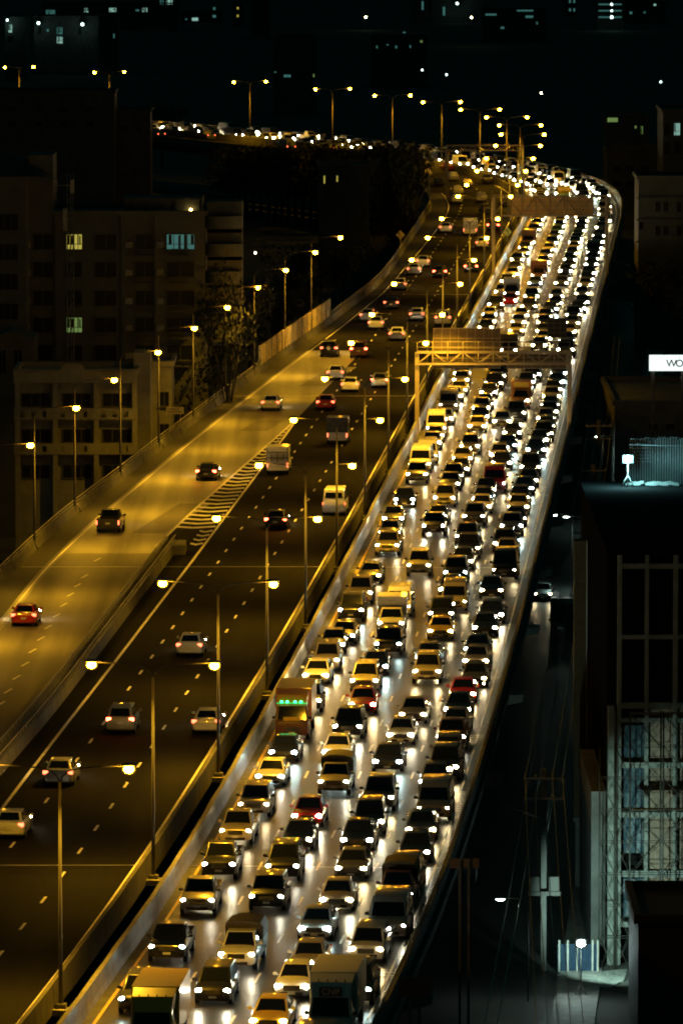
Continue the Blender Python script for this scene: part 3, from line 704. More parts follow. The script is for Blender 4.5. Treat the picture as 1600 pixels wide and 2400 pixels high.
# per tile: x y type colour lights(0 warm 1 white 2 cool) f=fog
RAW = """
A 744 466 p b 2 f|A 495 940 u d 2|A 545 1335 t y 1|A 1195 857 m b 1|A 1418 527 c w 1|A 1022 37 p g 1
B 782 19 s g 1|B 560 280 s w 2|B 530 600 s g 1|B 385 815 s w 1|B 160 1127 s y 0|B 725 1175 t w 1|B 935 832 u b 2 f|B 540 1540 v g 1|B 1035 462 m w 0|B 1262 250 v s 1
C 900 73 s w 1|C 752 330 u g 0 f|C 575 580 p g 0 f|C 432 895 p b 1|C 1250 443 s r 1|C 1165 652 s b 1|C 1037 905 u b 1 f|C 892 1170 u b 1
D 160 120 c g 1|D 558 267 u d 0|D 480 490 m b 1|D 352 658 s b 1|D 323 908 s d 0|D 1078 354 v g 0 f|D 1050 120 s d 1|D 947 547 s d 0|D 897 757 s b 1|D 780 1022 u d 2 f|D 728 1135 c k 1
E 880 45 s b 0|E 830 190 m g 0|E 715 325 s w 0|E 508 807 t k 0|E 655 555 u b 0|E 1175 380 u g 0 f|E 1290 238 s b 2|E 1416 35 u b 2|E 1185 592 s r 0|E 1033 792 u b 1|E 927 1024 s w 2|E 436 1032 s b 2|E 1406 1114 s b 2
F 607 155 s d 0|F 610 287 u g 0|F 1045 70 s b 2|F 1045 182 s g 0|F 1040 340 s d 0 f|F 920 483 s r 0|F 870 630 s b 1|F 850 770 s g 0|F 822 874 p k 1|F 800 1045 m d 0|F 760 1165 u b 0|F 484 678 s g 0|F 358 868 s w 1
G 848 62 s b 0|G 822 182 s g 1|G 818 307 p g 0|G 642 580 s b 0|G 553 746 u g 0|G 466 908 u b 2 f|G 400 1135 s b 1|G 835 1017 x w 0|G 905 865 v w 0|G 1103 493 u g 0|G 1237 126 p b 1 f|G 1270 40 s b 1|G 1435 552 u b 2|G 1302 922 u b 0|G 1314 1087 s y 0
H 619 35 p d 0|H 970 118 p s 2|H 1010 55 s b 0|H 550 220 p d 0|H 584 330 p b 0|H 900 278 u b 0|H 925 360 s g 0|H 918 525 v b 0 f|H 525 452 s b 0|H 470 812 v g 0|H 415 708 s d 0|H 780 715 s b 0|H 800 938 s b 1|H 735 1055 s b 0
I 974 84 s g 0|I 790 410 v w 0|I 912 271 v w 1|I 750 566 p g 0|I 555 955 s b 2 f|I 1172 926 u g 1|I 1300 602 p b 0|I 1255 705 s d 0
J 148 315 s g 0|J 278 128 u g 0|J 120 480 s d 0|J 770 60 x k 0|J 870 112 s b 2|J 715 262 s g 0|J 780 390 s b 0|J 670 705 v r 0 f|J 510 805 s b 0|J 455 930 s b 1|J 440 1050 s g 0|J 1322 25 s b 1|J 1280 185 s b 2|J 1192 452 u b 0|J 1165 650 s b 0|J 1080 765 s b 2|J 1010 915 s b 0|J 1005 1055 s g 0
K 908 165 s b 1|K 892 257 s g 0|K 870 408 s g 0|K 790 505 s w 1|K 700 640 v g 0|K 650 850 s w 0|K 510 1005 v w 1|K 500 1112 s g 0|K 1410 302 u b 0|K 1328 448 s b 1|K 1280 617 s g 0|K 1210 690 s d 0|K 1210 820 s b 0|K 1170 967 s g 0
L 300 200 x b 1|L 745 290 s b 0|L 700 405 s b 0|L 850 170 u b 1|L 662 577 x o 0|L 590 762 u d 0|L 322 893 s w 1|L 545 1060 s b 0|L 1240 155 s b 2|L 1200 275 s b 2|L 1150 400 s d 0|L 1130 512 s g 0|L 1105 640 s g 1|L 1100 745 s b 1|L 1042 840 s g 1|L 1040 962 s b 0|L 1010 1085 u b 0
M 590 100 s g 0|M 790 10 s l 2|M 518 282 u b 1|M 790 225 s r 0|M 810 110 x d 1|M 1090 150 u n 0|M 1060 305 u b 0|M 925 450 s g 0|M 880 552 s w 0|M 850 678 s g 0|M 1270 460 s b 0|M 410 430 s g 2|M 400 537 s b 0|M 360 632 s b 0|M 740 975 x b 1|M 1372 342 s b 2|M 1270 556 s b 0|M 1270 680 s d 0|M 1290 800 s w 0|M 1200 900 s b 0
N 560 150 s g 0|N 550 255 s b 0|N 940 112 s g 0|N 950 240 s b 1|N 890 340 s b 1|N 800 430 u b 0|N 730 690 s g 0|N 690 975 u b 1|N 780 560 s g 0|N 700 830 s b 1
O 650 100 s b 0|O 630 165 s d 1|O 590 245 s b 0|O 510 440 x k 0|O 450 520 s b 0|O 432 607 s b 2|O 320 705 s b 0|O 290 828 s b 0|O 250 930 s g 0|O 170 1035 s b 0|O 995 115 s g 0|O 990 197 s n 1|O 945 278 s n 1|O 915 355 s b 0|O 860 452 s b 1|O 815 548 s g 0|O 770 640 s b 0|O 740 750 s b 1|O 670 955 x k 1|O 615 1062 s l 1
O 1330 110 s b 0|O 1325 190 s b 0|O 1310 260 s b 0|O 1270 340 s n 1|O 1250 382 s b 1|O 1230 440 s n 1|O 1220 520 s g 0|O 1157 705 s b 0|O 1140 800 s d 0|O 1090 880 s b 1|O 1070 1000 s b 0|O 1020 1060 s d 0|O 1180 610 s b 0
P 970 208 s b 0|P 930 340 s b 0|P 920 432 s b 0|P 900 527 s b 1|P 850 590 v b 1|P 830 688 s b 0|P 820 772 s b 1|P 780 910 s d 1|P 760 1000 s b 1|P 730 1090 s g 0
"""
GANTS = {}
LANES = [2.15, 5.25, 8.35, 11.5]
for tk in RAW.replace("\n", "|").split("|"):
    q = tk.split()
    if len(q) < 6: continue
    tx, ty_, s = tiles[q[0]]; ty = SHORT[q[3]]
    p = W(tx + float(q[1]) / s, ty_ + float(q[2]) / s, TY[ty]['hz'])
    of = off_of(p); lane = min(range(4), key=lambda i: abs(LANES[i] - of))
    CARS.append([p.y, lane, ty, COLR[q[4]], int(q[5]), len(q) > 6, of])
if "--offs" in __import__("sys").argv:
    for c in sorted(CARS): print("OFF %.0f lane%d %.2f %s" % (c[0], c[1], c[6], c[2]))
# resolve overlaps lane by lane, then fill the far stretch
FINAL = []
rnd = random.Random(11)
PICK = ['sedan'] * 9 + ['suv'] * 4 + ['pickup_truck'] * 2 + ['van', 'hatchback', 'boxed_pickup']
PCOL = ['black'] * 8 + ['beige'] * 3 + ['white'] * 4 + ['silver'] * 3 + ['grey'] * 3 + ['red', 'green', 'yellow']
for ln in range(4):
    lst = sorted([c for c in CARS if c[1] == ln], key=lambda c: c[0]); end = 0
    for c in lst:
        L = TY[c[2]]['L']
        y = max(c[0], end + .35)
        if y - c[0] > 3.4: continue
        c[0] = y; end = y + L
        of = c[6] * .75 + LANES[ln] * .25
        FINAL.append([y, ln, c[2], c[3], c[4], c[5], of])
    y = end + 2
    while y < 1400:
        ty = rnd.choice(PICK); gap = rnd.uniform(1.2, 4.5)
        FINAL.append([y, ln, ty, rnd.choice(PCOL), rnd.choice((0, 0, 1, 1, 2)), rnd.random() < .25, LANES[ln] + rnd.uniform(-.3, .3)])
        y += TY[ty]['L'] + gap
FINAL.sort(key=lambda c: c[0])
NEAR_Y = 800.0
IND = 252
words = ["lane beside the median", "second lane from the median", "third lane from the median", "outermost right lane"]
segs = [(390, "below the green-lit truck"), (455, "between the green-lit and orange-boxed trucks"), (520, "above the orange-boxed truck"), (631, "below the near sign gantry"), (851, "between the two sign gantries"), (2000, "behind the far sign gantry")]
cnt = {}
def lit(c): return {0: "amber-white", 1: "white", 2: "bluish"}[c]
stuff = []
special = {}
for i, (y, ln, ty, co, li, fg, of) in enumerate(FINAL):
    if i >= IND: stuff.append(FINAL[i]); continue
    seg = next(s for s in segs if y < s[0])[1]
    key = (ln, ty, co, seg); cnt[key] = cnt.get(key, 0) + 1
    p = RP(y, of); near = y < NEAR_Y
    bc = {'black': 'black', 'yellow': 'yellow', 'orange': 'orange', 'brown': 'orange' if ty == 'box_truck' else 'brown', 'white': 'white'}.get(co, 'white')
    r = place_car(ty, co, p, -phi(y) + rnd.uniform(-.025, .025), li, True, near, fog=fg, box_col=bc)
    tag(r, "%s %s %s in the %s, %s" % (ordn[min(cnt[key], 30)], co, NICE[ty], words[ln], seg), CAT[ty], "vehicles queueing with headlights on")
    if ty != 'box_truck': r.scale = (rnd.uniform(.97, 1.04), rnd.uniform(.94, 1.05), rnd.uniform(.95, 1.06))
    if ty == 'box_truck': special[(co, round(y))] = r
    if ty == 'boxed_pickup' and co == 'white' and 'obox' not in special: special['obox'] = r
    if ty == 'boxed_pickup' and co == 'orange': special['signbox'] = r
    FINAL[i].append(r)
# the rest of the queue far round the bend reads as one mass of lights
def far_mesh(lst, name, label, facing=True):
    bm = bmesh.new(); mats = [PAINT['black'], PAINT['white'], PAINT['grey'], M_GLASS, HL[0], HL[1], HL[2], M_TAIL, PAINT['beige']]
    for c in lst:
        y, ln, ty, co, li, fg, of = c[:7]; T = TY[ty]; p = RP(y, of); R = Matrix.Translation(p) @ Matrix.Rotation(-phi(y), 4, 'Z')
        if not facing: R = R @ Matrix.Translation((0, T['L'], 0)) @ Matrix.Rotation(math.pi, 4, 'Z')
        t = bmesh.new(); bf, br, tf, tr = T['g']; w = T['w']
        bbox(t, -w, w, 0, T['L'], .25, bf[2], .12, {'black': 0, 'white': 1, 'grey': 2, 'beige': 8}.get(co, 2))
        house(t, bf, br, tf, tr, .05, {'black': 0, 'white': 1, 'grey': 2, 'beige': 8}.get(co, 2))
        P = [(-bf[0], bf[1], bf[2]), (bf[0], bf[1], bf[2]), (tf[0], tf[1], tf[2]), (-tf[0], tf[1], tf[2])]
        k = len(t.faces); glassquad(t, P, .05); t.faces.ensure_lookup_table(); t.faces[-1].material_index = 3
        for s in (-1, 1):
            if facing: ellip(t, (s * (w - .22), .02, T['hz']), .2, .12, .13, 4 + li, 6, 4)
            else: ellip(t, (s * (w - .2), T['L'], T['hz'] + .1), .12, .06, .09, 7, 6, 4)
        bmesh.ops.transform(t, matrix=R, verts=t.verts[:])
        me = bpy.data.meshes.new("tmp"); t.to_mesh(me); t.free(); bm.from_mesh(me); bpy.data.meshes.remove(me)
    o = mk(name, bm, mats); o["kind"] = "stuff"; return tag(o, label, "traffic")
if stuff: far_mesh([s for s in stuff if rnd.random() < .97], "distant_traffic", "mass of distant cars with headlights on, round the far left bend")
far_mesh([[rnd.uniform(1150, 1380), 0, rnd.choice(PICK), rnd.choice(('black', 'white', 'grey')), 0, 0, rnd.choice((-4, -8, -11.5))] for _ in range(16)],
         "distant_traffic", "scattered distant cars with red tail lamps on the far left bend", False)

# lettering on the trucks
for k, r in special.items():
    if isinstance(k, tuple) and k[0] == 'white':
        bm = bmesh.new(); box(bm, -.52, .52, .24, .30, 2.18, 2.60); sg = mk("sign_board", bm, M_TRIM, r)
        textmesh("sign_lettering", "CNP", .42, mat("cream_letters", (.8, .75, .6), .5), sg, (0, .225, 2.385), (math.pi / 2, 0, 0), .006, True)
        bm = bmesh.new()
        for q in range(4): ellip(bm, (-.6 + q * .4, .95, 2.78), .035, .03, .07)
        mk("cab_marker", bm, M_TRIM, r)
    if isinstance(k, tuple) and k[0] == 'brown':
        for q in (-.62, -.28, .2, .55):
            bm = bmesh.new(); ellip(bm, (q, .30, 2.36), .085, .05, .07); mk("green_marker_lamp", bm, M_GREENL, r)
        bm = bmesh.new(); box(bm, -.95, .95, .32, .42, 2.24, 2.29); mk("green_strip", bm, mat("green_strip", (.05, .4, .1), .5, emit=(.02, 1, .25), estr=.8), r)
        bm = bmesh.new(); box(bm, -.5, .5, .10, .14, 1.22, 1.45); mk("sign_board", bm, PAINT['yellow'], r)
    if isinstance(k, tuple) and k[0] == 'yellow':
        bm = bmesh.new()
        for q in range(4): ellip(bm, (-.62 + q * .4, .93, 2.76), .04, .03, .05)
        mk("cab_marker", bm, M_CHROME, r)
if 'signbox' in special:
    bm = bmesh.new(); box(bm, -.7, .7, 2.66, 2.70, 1.95, 2.4); mk("sign_board", bm, PAINT['yellow'], special['signbox'])
if 'obox' in special:
    textmesh("cargo_lettering", "EXPRESS" if False else "=====", .2, M_TRIM, special['obox'], (0, 2.69, 2.2), (math.pi / 2, 0, 0), .004)

# ------------------------------------------------------------------ left carriageway: cars driving away
LEFT = """782 1183 v w 0|790 1018 x s 0|650 1088 x w 0|645 1220 s b 1|633 945 s w 0|762 944 s r 0|482 1107 s b 1|770 817 u b 0|819 902 s w 0|785 874 s w 0|840 819 u k 1|889 892 s s 1
929 783 s w 0|880 757 s w 0|860 739 s w 0|976 737 s w 0|1037 745 u w 0|916 710 s b 0|935 666 s w 0|969 631 s w 0|990 612 s w 0|1030 637 s b 1|1103 625 s b 1|1043 533 s w 0|1101 537 x s 0|1155 528 s b 1
1129 569 s w 0|1071 465 s w 1|1073 445 s s 0|1128 462 s w 0|1135 490 s d 0|1182 474 s b 0|1030 426 s b 0|1064 413 s w 0|1053 390 s r 1|1144 419 s b 1|1096 430 s g 0|1000 405 s g 0|1000 385 s d 0
252 1223 p b 0|55 1445 s r 0|443 1515 s w 0|281 1690 m s 1|482 1695 s w 0|135 1815 s s 0|18 1938 s w 0"""
LC = []
for tk in LEFT.replace("\n", "|").split("|"):
    x, v, t, c, br = tk.split(); ty = SHORT[t]; p = W(float(x), float(v), TY[ty]['hz'] + .1); LC.append((p.y, p, ty, COLR[c], int(br)))
LC.sort(key=lambda q: q[0]); cnt = {}
for y, p, ty, co, br in LC:
    onramp = y < Y_TIP and p.x < XM(y) - 1
    a = math.atan((XE(y + 6) - XE(y - 6)) / 12) if onramp else phi(y)
    p = Vector((p.x, p.y, .006))
    r = place_car(ty, co, p, -a, 1, False, y < 1000, brake=bool(br), box_col='black' if (ty == 'boxed_pickup' and co == 'silver' and y < 700) else None)
    if round(y) == round(W(770, 817, TY['suv']['hz'] + .1).y):
        bm = wheel_mesh(.34, .2); bmesh.ops.rotate(bm, verts=bm.verts[:], cent=(0, 0, 0), matrix=Matrix.Rotation(math.pi / 2, 3, 'Z')); bmesh.ops.translate(bm, verts=bm.verts[:], vec=(0, 4.82, 1.0))
        mk("spare_wheel", bm, [M_TYRE, M_CHROME], r, sm=40)
    where = "on the ramp" if onramp else ("on the open carriageway below the gore tip" if y < Y_TIP else "on the open carriageway between gore tip and near gantry" if y < 631 else "on the open carriageway between the sign gantries" if y < 851 else "on the open carriageway behind the far gantry")
    key = (ty, co, where); cnt[key] = cnt.get(key, 0) + 1
    tag(r, "%s %s %s driving away %s" % (ordn[cnt[key]], co, NICE[ty], where), CAT[ty], "vehicles driving away with red tail lights")

# ------------------------------------------------------------------ gantries
def gantry(y, offa, offb, zb, zt, boards, label, beams=6, rail=True, posts=(1, 1)):
    rt = empty("sign_gantry", label=label, cat="sign gantry")
    a, b = RP(y, offa), RP(y, offb); b.y = a.y = y
    mt = mat("gantry_amber_tint", (.36, .31, .24), .5, .1)  # warm tint: amber lamp light put into the truss colour
    for p, on in ((a, posts[0]), (b, posts[1])):
        if not on: continue
        bm = bmesh.new(); bbox(bm, p.x - .2, p.x + .2, y - .25, y + .25, -.4, zt, .03); box(bm, p.x - .35, p.x + .35, y - .4, y + .4, -.45, .12); mk("post", bm, mt, rt)
    bm = bmesh.new()
    for z in (zb, zt):
        for dy in (-.45, .45): box(bm, a.x, b.x, y + dy - .07, y + dy + .07, z - .09, z + .09)
    mk("chord", bm, mt, rt)
    bm = bmesh.new(); n = beams * 2
    for k in range(n):
        x0, x1 = a.x + (b.x - a.x) * k / n, a.x + (b.x - a.x) * (k + 1) / n
        z0, z1 = (zb, zt) if k % 2 == 0 else (zt, zb)
        for dy in (-.45, .45):
            tube(bm, [(x0, y + dy, z0), (x1, y + dy, z1)], .045, 4); tube(bm, [(x1, y + dy, zb), (x1, y + dy, zt)], .04, 4)
        tube(bm, [(x1, y - .45, zt), (x1, y + .45, zt)], .03, 4)
    mk("brace", bm, mt, rt)
    if rail:
        bm = bmesh.new()
        for z in (zt + .5, zt + 1.0): tube(bm, [(a.x, y - .5, z), (b.x, y - .5, z)], .03, 4)
        for k in range(n + 1):
            x = a.x + (b.x - a.x) * k / n; tube(bm, [(x, y - .5, zt), (x, y - .5, zt + 1.0)], .03, 4)
        mk("catwalk_rail", bm, mt, rt)
    for (x0, v0, x1, v1, colr) in boards:
        p0, p1 = PY(x0, v1, y + .8), PY(x1, v0, y + .8)
        bm = bmesh.new(); box(bm, p0.x, p1.x, y + .75, y + .83, p0.z, p1.z)
        bd = mk("sign_panel", bm, mat("sign_back_%s" % colr, {'t': (.13, .10, .085), 'o': (.6, .42, .18), 'k': (.02, .02, .02)}[colr], .55, .2, noise=.2), rt)  # far gantry's sign back has amber lamp light put into its colour
        bm = bmesh.new(); w = p1.x - p0.x; n1 = max(3, int(w / .75))
        for k in range(n1 + 1):
            x = p0.x + w * k / n1; box(bm, x - .02, x + .02, y + .70, y + .75, p0.z, p1.z)
        for k in range(5):
            z = p0.z + (p1.z - p0.z) * k / 4; box(bm, p0.x, p1.x, y + .68, y + .70, z - .03, z + .03)
        mk("panel_frame", bm, M_DCONC if colr == 'k' else mt, bd)
    return rt
g1y = W(977, 988, 1.0).y
zb1, zt1 = PY(1000, 852, g1y).z, PY(1000, 825, g1y).z
gantry(g1y, -.2, 13.95, zb1, zt1, ((1015, 769, 1172, 862, 't'), (1188, 829, 1326, 863, 't'), (1283, 746, 1327, 790, 'k')), "near sign gantry with big blank brown sign backs over the jammed lanes", 5)
g2y = W(1160, 640, 1.0).y
zb2, zt2 = PY(1200, 505, g2y).z, PY(1200, 458, g2y).z
gantry(g2y, -.2, 14.0, zb2, zt2, ((1198, 461, 1389, 502, 'o'),), "far sign gantry with one long amber lit sign back at the bend", 4, rail=False)
gantry(1060, -12.5, -.7, PY(1200, 352, 1060).z, PY(1200, 340, 1060).z, (), "small distant truss gantry over the receding lanes beyond the bend", 4, rail=False)

# curve warning signs and chevrons
def diamond(x, v, Y, label, foot):
    p = PY(x, v, Y); rt = empty("warning_sign", (p.x, Y, foot), label=label, cat="road sign")
    h = p.z - foot
    bm = bmesh.new(); tube(bm, [(0, .06, 0), (0, .06, h)], .045, 6); mk("post", bm, M_STEEL, rt)
    bm = bmesh.new(); box(bm, -.42, .42, 0, .04, -.42, .42); bmesh.ops.rotate(bm, verts=bm.verts[:], cent=(0, 0, 0), matrix=Matrix.Rotation(math.pi / 4, 3, 'Y'))
    bmesh.ops.translate(bm, verts=bm.verts[:], vec=(0, 0, h)); pl = mk("plate", bm, mat("sign_yellow", (.85, .62, .08), .45), rt)
    bm = bmesh.new()
    pts = [(.10, -.32), (.12, -.05), (-.02, .12), (-.12, .22)]
    for a, b in zip(pts, pts[1:]):
        tube(bm, [(a[0], -.012, h + a[1]), (b[0], -.012, h + b[1])], .05, 4)
    quad(bm, [(-.26, -.02, h + .34), (-.22, -.02, h + .10), (.0, -.02, h + .28), (-.12, -.02, h + .31)]); mk("arrow", bm, M_TRIM, pl)
    return rt
Yd = W(952, 590, 0).y
diamond(938, 550, Yd - 3, "yellow diamond left curve sign outside the left parapet", -1.0)
diamond(1189, 543, 905, "yellow diamond left curve sign in the median by the far gantry", 0.0)
def chevron(x, v, Y, label):
    p = PY(x, v, Y); rt = empty("chevron_sign", (p.x, Y, 0), label=label, cat="road sign"); h = p.z
    bm = bmesh.new(); tube(bm, [(0, .05, 0), (0, .05, h)], .04, 5); mk("post", bm, M_STEEL, rt)
    bm = bmesh.new(); box(bm, -.3, .3, 0, .04, h - .38, h + .38); pl = mk("plate", bm, M_TRIM, rt)
    bm = bmesh.new()
    quad(bm, [(.08, -.006, h + .36), (.26, -.006, h + .36), (-.06, -.006, h), (-.26, -.006, h)]); quad(bm, [(-.26, -.006, h), (-.06, -.006, h), (.26, -.006, h - .36), (.08, -.006, h - .36)])
    mk("arrow", bm, mat("chevron_orange", (.9, .45, .05), .4), pl)
chevron(1052, 358, 1180, "orange chevron sign pointing left, farther one on the bend")
chevron(1142, 380, 1130, "orange chevron sign pointing left, nearer one on the bend")
# small yellow notice board on the left parapet
p = PY(410, 962, W(430, 985, 1).y); rt = empty("notice_board", (p.x, p.y, ZG), label="small yellow notice board with dark lettering beside the left parapet", cat="sign")
bm = bmesh.new(); box(bm, -.82, .82, 0, .05, p.z - ZG - .32, p.z - ZG + .32); pl = mk("board", bm, mat("notice_yellow", (.85, .74, .3), .5), rt)
bm = bmesh.new(); rr = random.Random(3)
for row, (w, h, zz) in enumerate(((.35, .12, .13), (.7, .16, -.1))):
    x = -w
    while x < w:
        s = rr.uniform(.04, .09); box(bm, x, x + s * .5, -.01, 0, p.z - ZG + zz - h / 2, p.z - ZG + zz + h / 2)
        box(bm, x, x + s, -.01, 0, p.z - ZG + zz - h / 2, p.z - ZG + zz - h / 2 + .03) if rr.random() < .6 else None
        x += s + .03
mk("lettering", bm, M_TRIM, pl)
bm = bmesh.new(); tube(bm, [(-.5, .1, 0), (-.5, .1, p.z - ZG)], .06, 5); tube(bm, [(.5, .1, 0), (.5, .1, p.z - ZG)], .06, 5); mk("post", bm, M_STEEL, rt)

# ------------------------------------------------------------------ buildings
M_PANE = mat("window_glass", (.01, .012, .012), .35, spec=.15)
def lit_mat(n, c, s): return mat(n, (.02, .02, .02), .4, emit=c, estr=s)
M_WTEAL = lit_mat("lit_window_teal", (.22, .75, .68), .17)
M_WYEL = lit_mat("lit_window_yellow", (.85, .72, .12), .5)
M_WGRN = lit_mat("lit_window_green", (.55, .9, .25), .22)
M_WWHT = lit_mat("lit_window_white", (.5, .95, .8), .5)
M_WALLP = mat("pale_render", (.105, .11, .10), .85, noise=.25, nscale=.4)
M_WALLH = mat("house_render", (.25, .25, .225), .85, noise=.3, nscale=.5)
M_WALLD = mat("dim_render", (.10, .10, .09), .85, noise=.3, nscale=.4)
M_ROOF = mat("roof_tiles", (.05, .04, .035), .8, noise=.3)
def building(name, x0, x1, y0, y1, z0, z1, m, label, cat="building", flat=True):
    rt = empty(name, ((x0 + x1) / 2, y0, z0), label=label, cat=cat)
    bm = bmesh.new(); box(bm, x0 - rt.location.x, x1 - rt.location.x, 0, y1 - y0, 0, z1 - z0)
    w = mk("wall", bm, m, rt)
    bm = bmesh.new(); e = .25; h = z1 - z0; X0, X1 = x0 - rt.location.x, x1 - rt.location.x; D = y1 - y0
    box(bm, X0 - e, X1 + e, -e, .15, h, h + .5); box(bm, X0 - e, X0 + .15, .15, D, h, h + .5); box(bm, X1 - .15, X1 + e, .15, D, h, h + .5); box(bm, X0 - e, X1 + e, D, D + e, h, h + .5)
    mk("roof_parapet", bm, m, rt)
    return rt
def window(rt, xc, zc, w, h, m=None, dy=0.0, bars=2, sill=True):
    """xc, zc world coordinates, on the front face"""
    bm = bmesh.new(); X, Z = xc - rt.location.x, zc - rt.location.z; t = .07
    for a in ((X - w / 2 - t, X + w / 2 + t, Z - h / 2 - t, Z - h / 2), (X - w / 2 - t, X + w / 2 + t, Z + h / 2, Z + h / 2 + t), (X - w / 2 - t, X - w / 2, Z - h / 2, Z + h / 2), (X + w / 2, X + w / 2 + t, Z - h / 2, Z + h / 2)):
        box(bm, a[0], a[1], dy - .12, dy, a[2], a[3])
    for k in range(1, bars + 1):
        x = X - w / 2 + w * k / (bars + 1); box(bm, x - .03, x + .03, dy - .08, dy - .02, Z - h / 2, Z + h / 2)
    if sill: box(bm, X - w / 2 - .2, X + w / 2 + .2, dy - .3, dy - .121, Z - h / 2 - .12, Z - h / 2 - t - .01)
    f = mk("window", bm, M_DCONC, rt)
    bm = bmesh.new(); box(bm, X - w / 2, X + w / 2, dy - .05, dy - .01, Z - h / 2, Z + h / 2); mk("pane", bm, m or M_PANE, f)
    if m and h > 1.2 and h < 2.5:            # half drawn curtains and clutter behind the lit glass
        bm = bmesh.new(); q = random.Random(int(X * 10))
        x = X - w / 2 + .02
        while x < X + w / 2 - .2:
            ww = q.uniform(.08, .3)
            if q.random() < .5: box(bm, x, x + ww, dy - .058, dy - .052, Z - h / 2 + (0 if q.random() < .5 else h * .3), Z + h / 2 - q.uniform(0, .15))
            x += ww + .06
        box(bm, X - w / 2, X + w / 2, dy - .07, dy - .06, Z - h * .18, Z - h * .14)
        mk("curtain", bm, mat("curtain", (.05, .05, .03), .9), f)
    return f
# big apartment block on the left
YA = 675.0
a0, a1 = PY(-60, 505, YA), PY(480, 505, YA)
apt = building("apartment_building", a0.x, a1.x, YA, YA + 14, ZG, a0.z, M_WALLP, "broad pale apartment block with rows of windows, a few lit, left of the lamps")
for r, v in enumerate((566, 631, 698, 761, 826)):
    for c, (x, w) in enumerate(((20, 1.6), (101, 1.9), (174, 1.5), (248, 2.1), (339, 1.8), (423, 2.7))):
        q = PY(x, v, YA); m = None
        if r == 0 and c == 2: m = M_WYEL
        if r == 0 and c == 5: m = M_WTEAL
        if r == 3 and c == 2: m = M_WGRN
        window(apt, q.x, q.z, w, 1.45, m, bars=3 if m else 1)
        if c in (1, 4, 5):
            bm = bmesh.new(); X, Z = q.x - w / 2 - .65 - apt.location.x, q.z - .25 - apt.location.z
            bbox(bm, X - .35, X + .35, -.42, -.04, Z - .25, Z + .25, .03); box(bm, X - .4, X + .4, -.45, -.0, Z - .32, Z - .26); mk("air_conditioner", bm, M_CONC, apt)
        if c in (4, 5):
            bm = bmesh.new(); X, Z = q.x - apt.location.x, q.z - apt.location.z
            for k in range(8): box(bm, X - .9 + k * .25, X - .88 + k * .25, -.75, -.73, Z - 1.3, Z - .7)
            box(bm, X - .95, X + .9, -.76, -.0, Z - 1.4, Z - 1.3); box(bm, X - .95, X + .9, -.77, -.72, Z - .7, Z - .65); mk("balcony", bm, M_DCONC, apt)
bm = bmesh.new()
for x in (135, 290, 368): q = PY(x, 600, YA).x - apt.location.x; box(bm, q - .25, q + .25, -.28, 0, 2, a0.z - ZG)
mk("pilaster", bm, M_WALLP, apt)
p0, p1 = PY(290, 508, YA + 3), PY(475, 463, YA + 3)
bm = bmesh.new(); box(bm, p0.x - apt.location.x, p1.x - apt.location.x, 3, 9, a0.z - ZG, p1.z - ZG); ph = mk("penthouse", bm, M_WALLP, apt)
bm = bmesh.new()
for k in range(5): x = (p0.x - apt.location.x) + .6 + k * 1.5; box(bm, x, x + .9, 2.9, 2.98, a0.z - ZG + .3, a0.z - ZG + 1.5)
mk("shutter", bm, M_DCONC, ph)
q = PY(447, 491, YA + 2.6); bm = bmesh.new(); ellip(bm, (q.x - apt.location.x, 2.6, q.z - ZG), .14, .12, .14); mk("roof_lamp", bm, mat("warm_bulb", (1, .9, .6), .4, emit=(1, .68, .2), estr=25), apt)
# upper left taller wing with hipped roof
p0, p1 = PY(-60, 505, YA - 6), PY(61, 412, YA - 6)
bm = bmesh.new(); X0, X1 = p0.x - apt.location.x, p1.x - apt.location.x
box(bm, X0, X1, -6, 8, 0, p1.z - ZG); box(bm, X1, PY(125, 400, YA).x - apt.location.x, -1, 8, a0.z - ZG + .5, PY(100, 362, YA).z - ZG); mk("tower", bm, M_WALLP, apt)
bm = bmesh.new(); z = p1.z - ZG; xr = PY(108, 412, YA - 6).x - apt.location.x
b_ = [bm.verts.new(c) for c in ((X0 - 1, -7, z), (xr, -7, z), (xr, 9, z), (X0 - 1, 9, z))]; t_ = [bm.verts.new(c) for c in ((X0 + 1, 0, z + 1.9), (X1 - 2, 0, z + 1.9), (X1 - 2, 3, z + 1.9), (X0 + 1, 3, z + 1.9))]
for k in range(4): bm.faces.new((b_[k], b_[(k + 1) % 4], t_[(k + 1) % 4], t_[k]))
bm.faces.new(t_); bm.faces.new(b_[::-1]); mk("roof", bm, M_ROOF, apt)
for v in (520, 590, 660, 730): 
    q = PY(18, v, YA - 6); window(apt, q.x, q.z, 2.0, 1.5, None, dy=-6, bars=2)
# stepped balconies on the right end
cyl0 = PY(480, 500, YA - 1); cw = PY(568, 500, YA - 1)
for r, v in enumerate((510, 575, 640, 707, 775)):
    q = PY(525, v, YA - 1); X = q.x - apt.location.x; Z = q.z - ZG; hw = (cw.x - cyl0.x) / 2
    bm = bmesh.new()
    N = 12; outer = []
    for k in range(N + 1):
        a = math.pi * k / N
        outer.append((X + math.cos(a) * hw, -math.sin(a) * 1.6 + 1.2))
    for (za, zb) in ((Z - 1.1, Z + .1),):
        A = [bm.verts.new((x, y, za)) for x, y in outer]; C = [bm.verts.new((x, y, zb)) for x, y in outer]
        for k in range(N): bm.faces.new((A[k], A[k + 1], C[k + 1], C[k]))
        bm.faces.new(A[::-1]); bm.faces.new(C)
    box(bm, X - hw * .95, X + hw * .95, 1.4, 6, Z - 1.6, Z + 1.5)
    mk("balcony", bm, M_WALLP, apt)
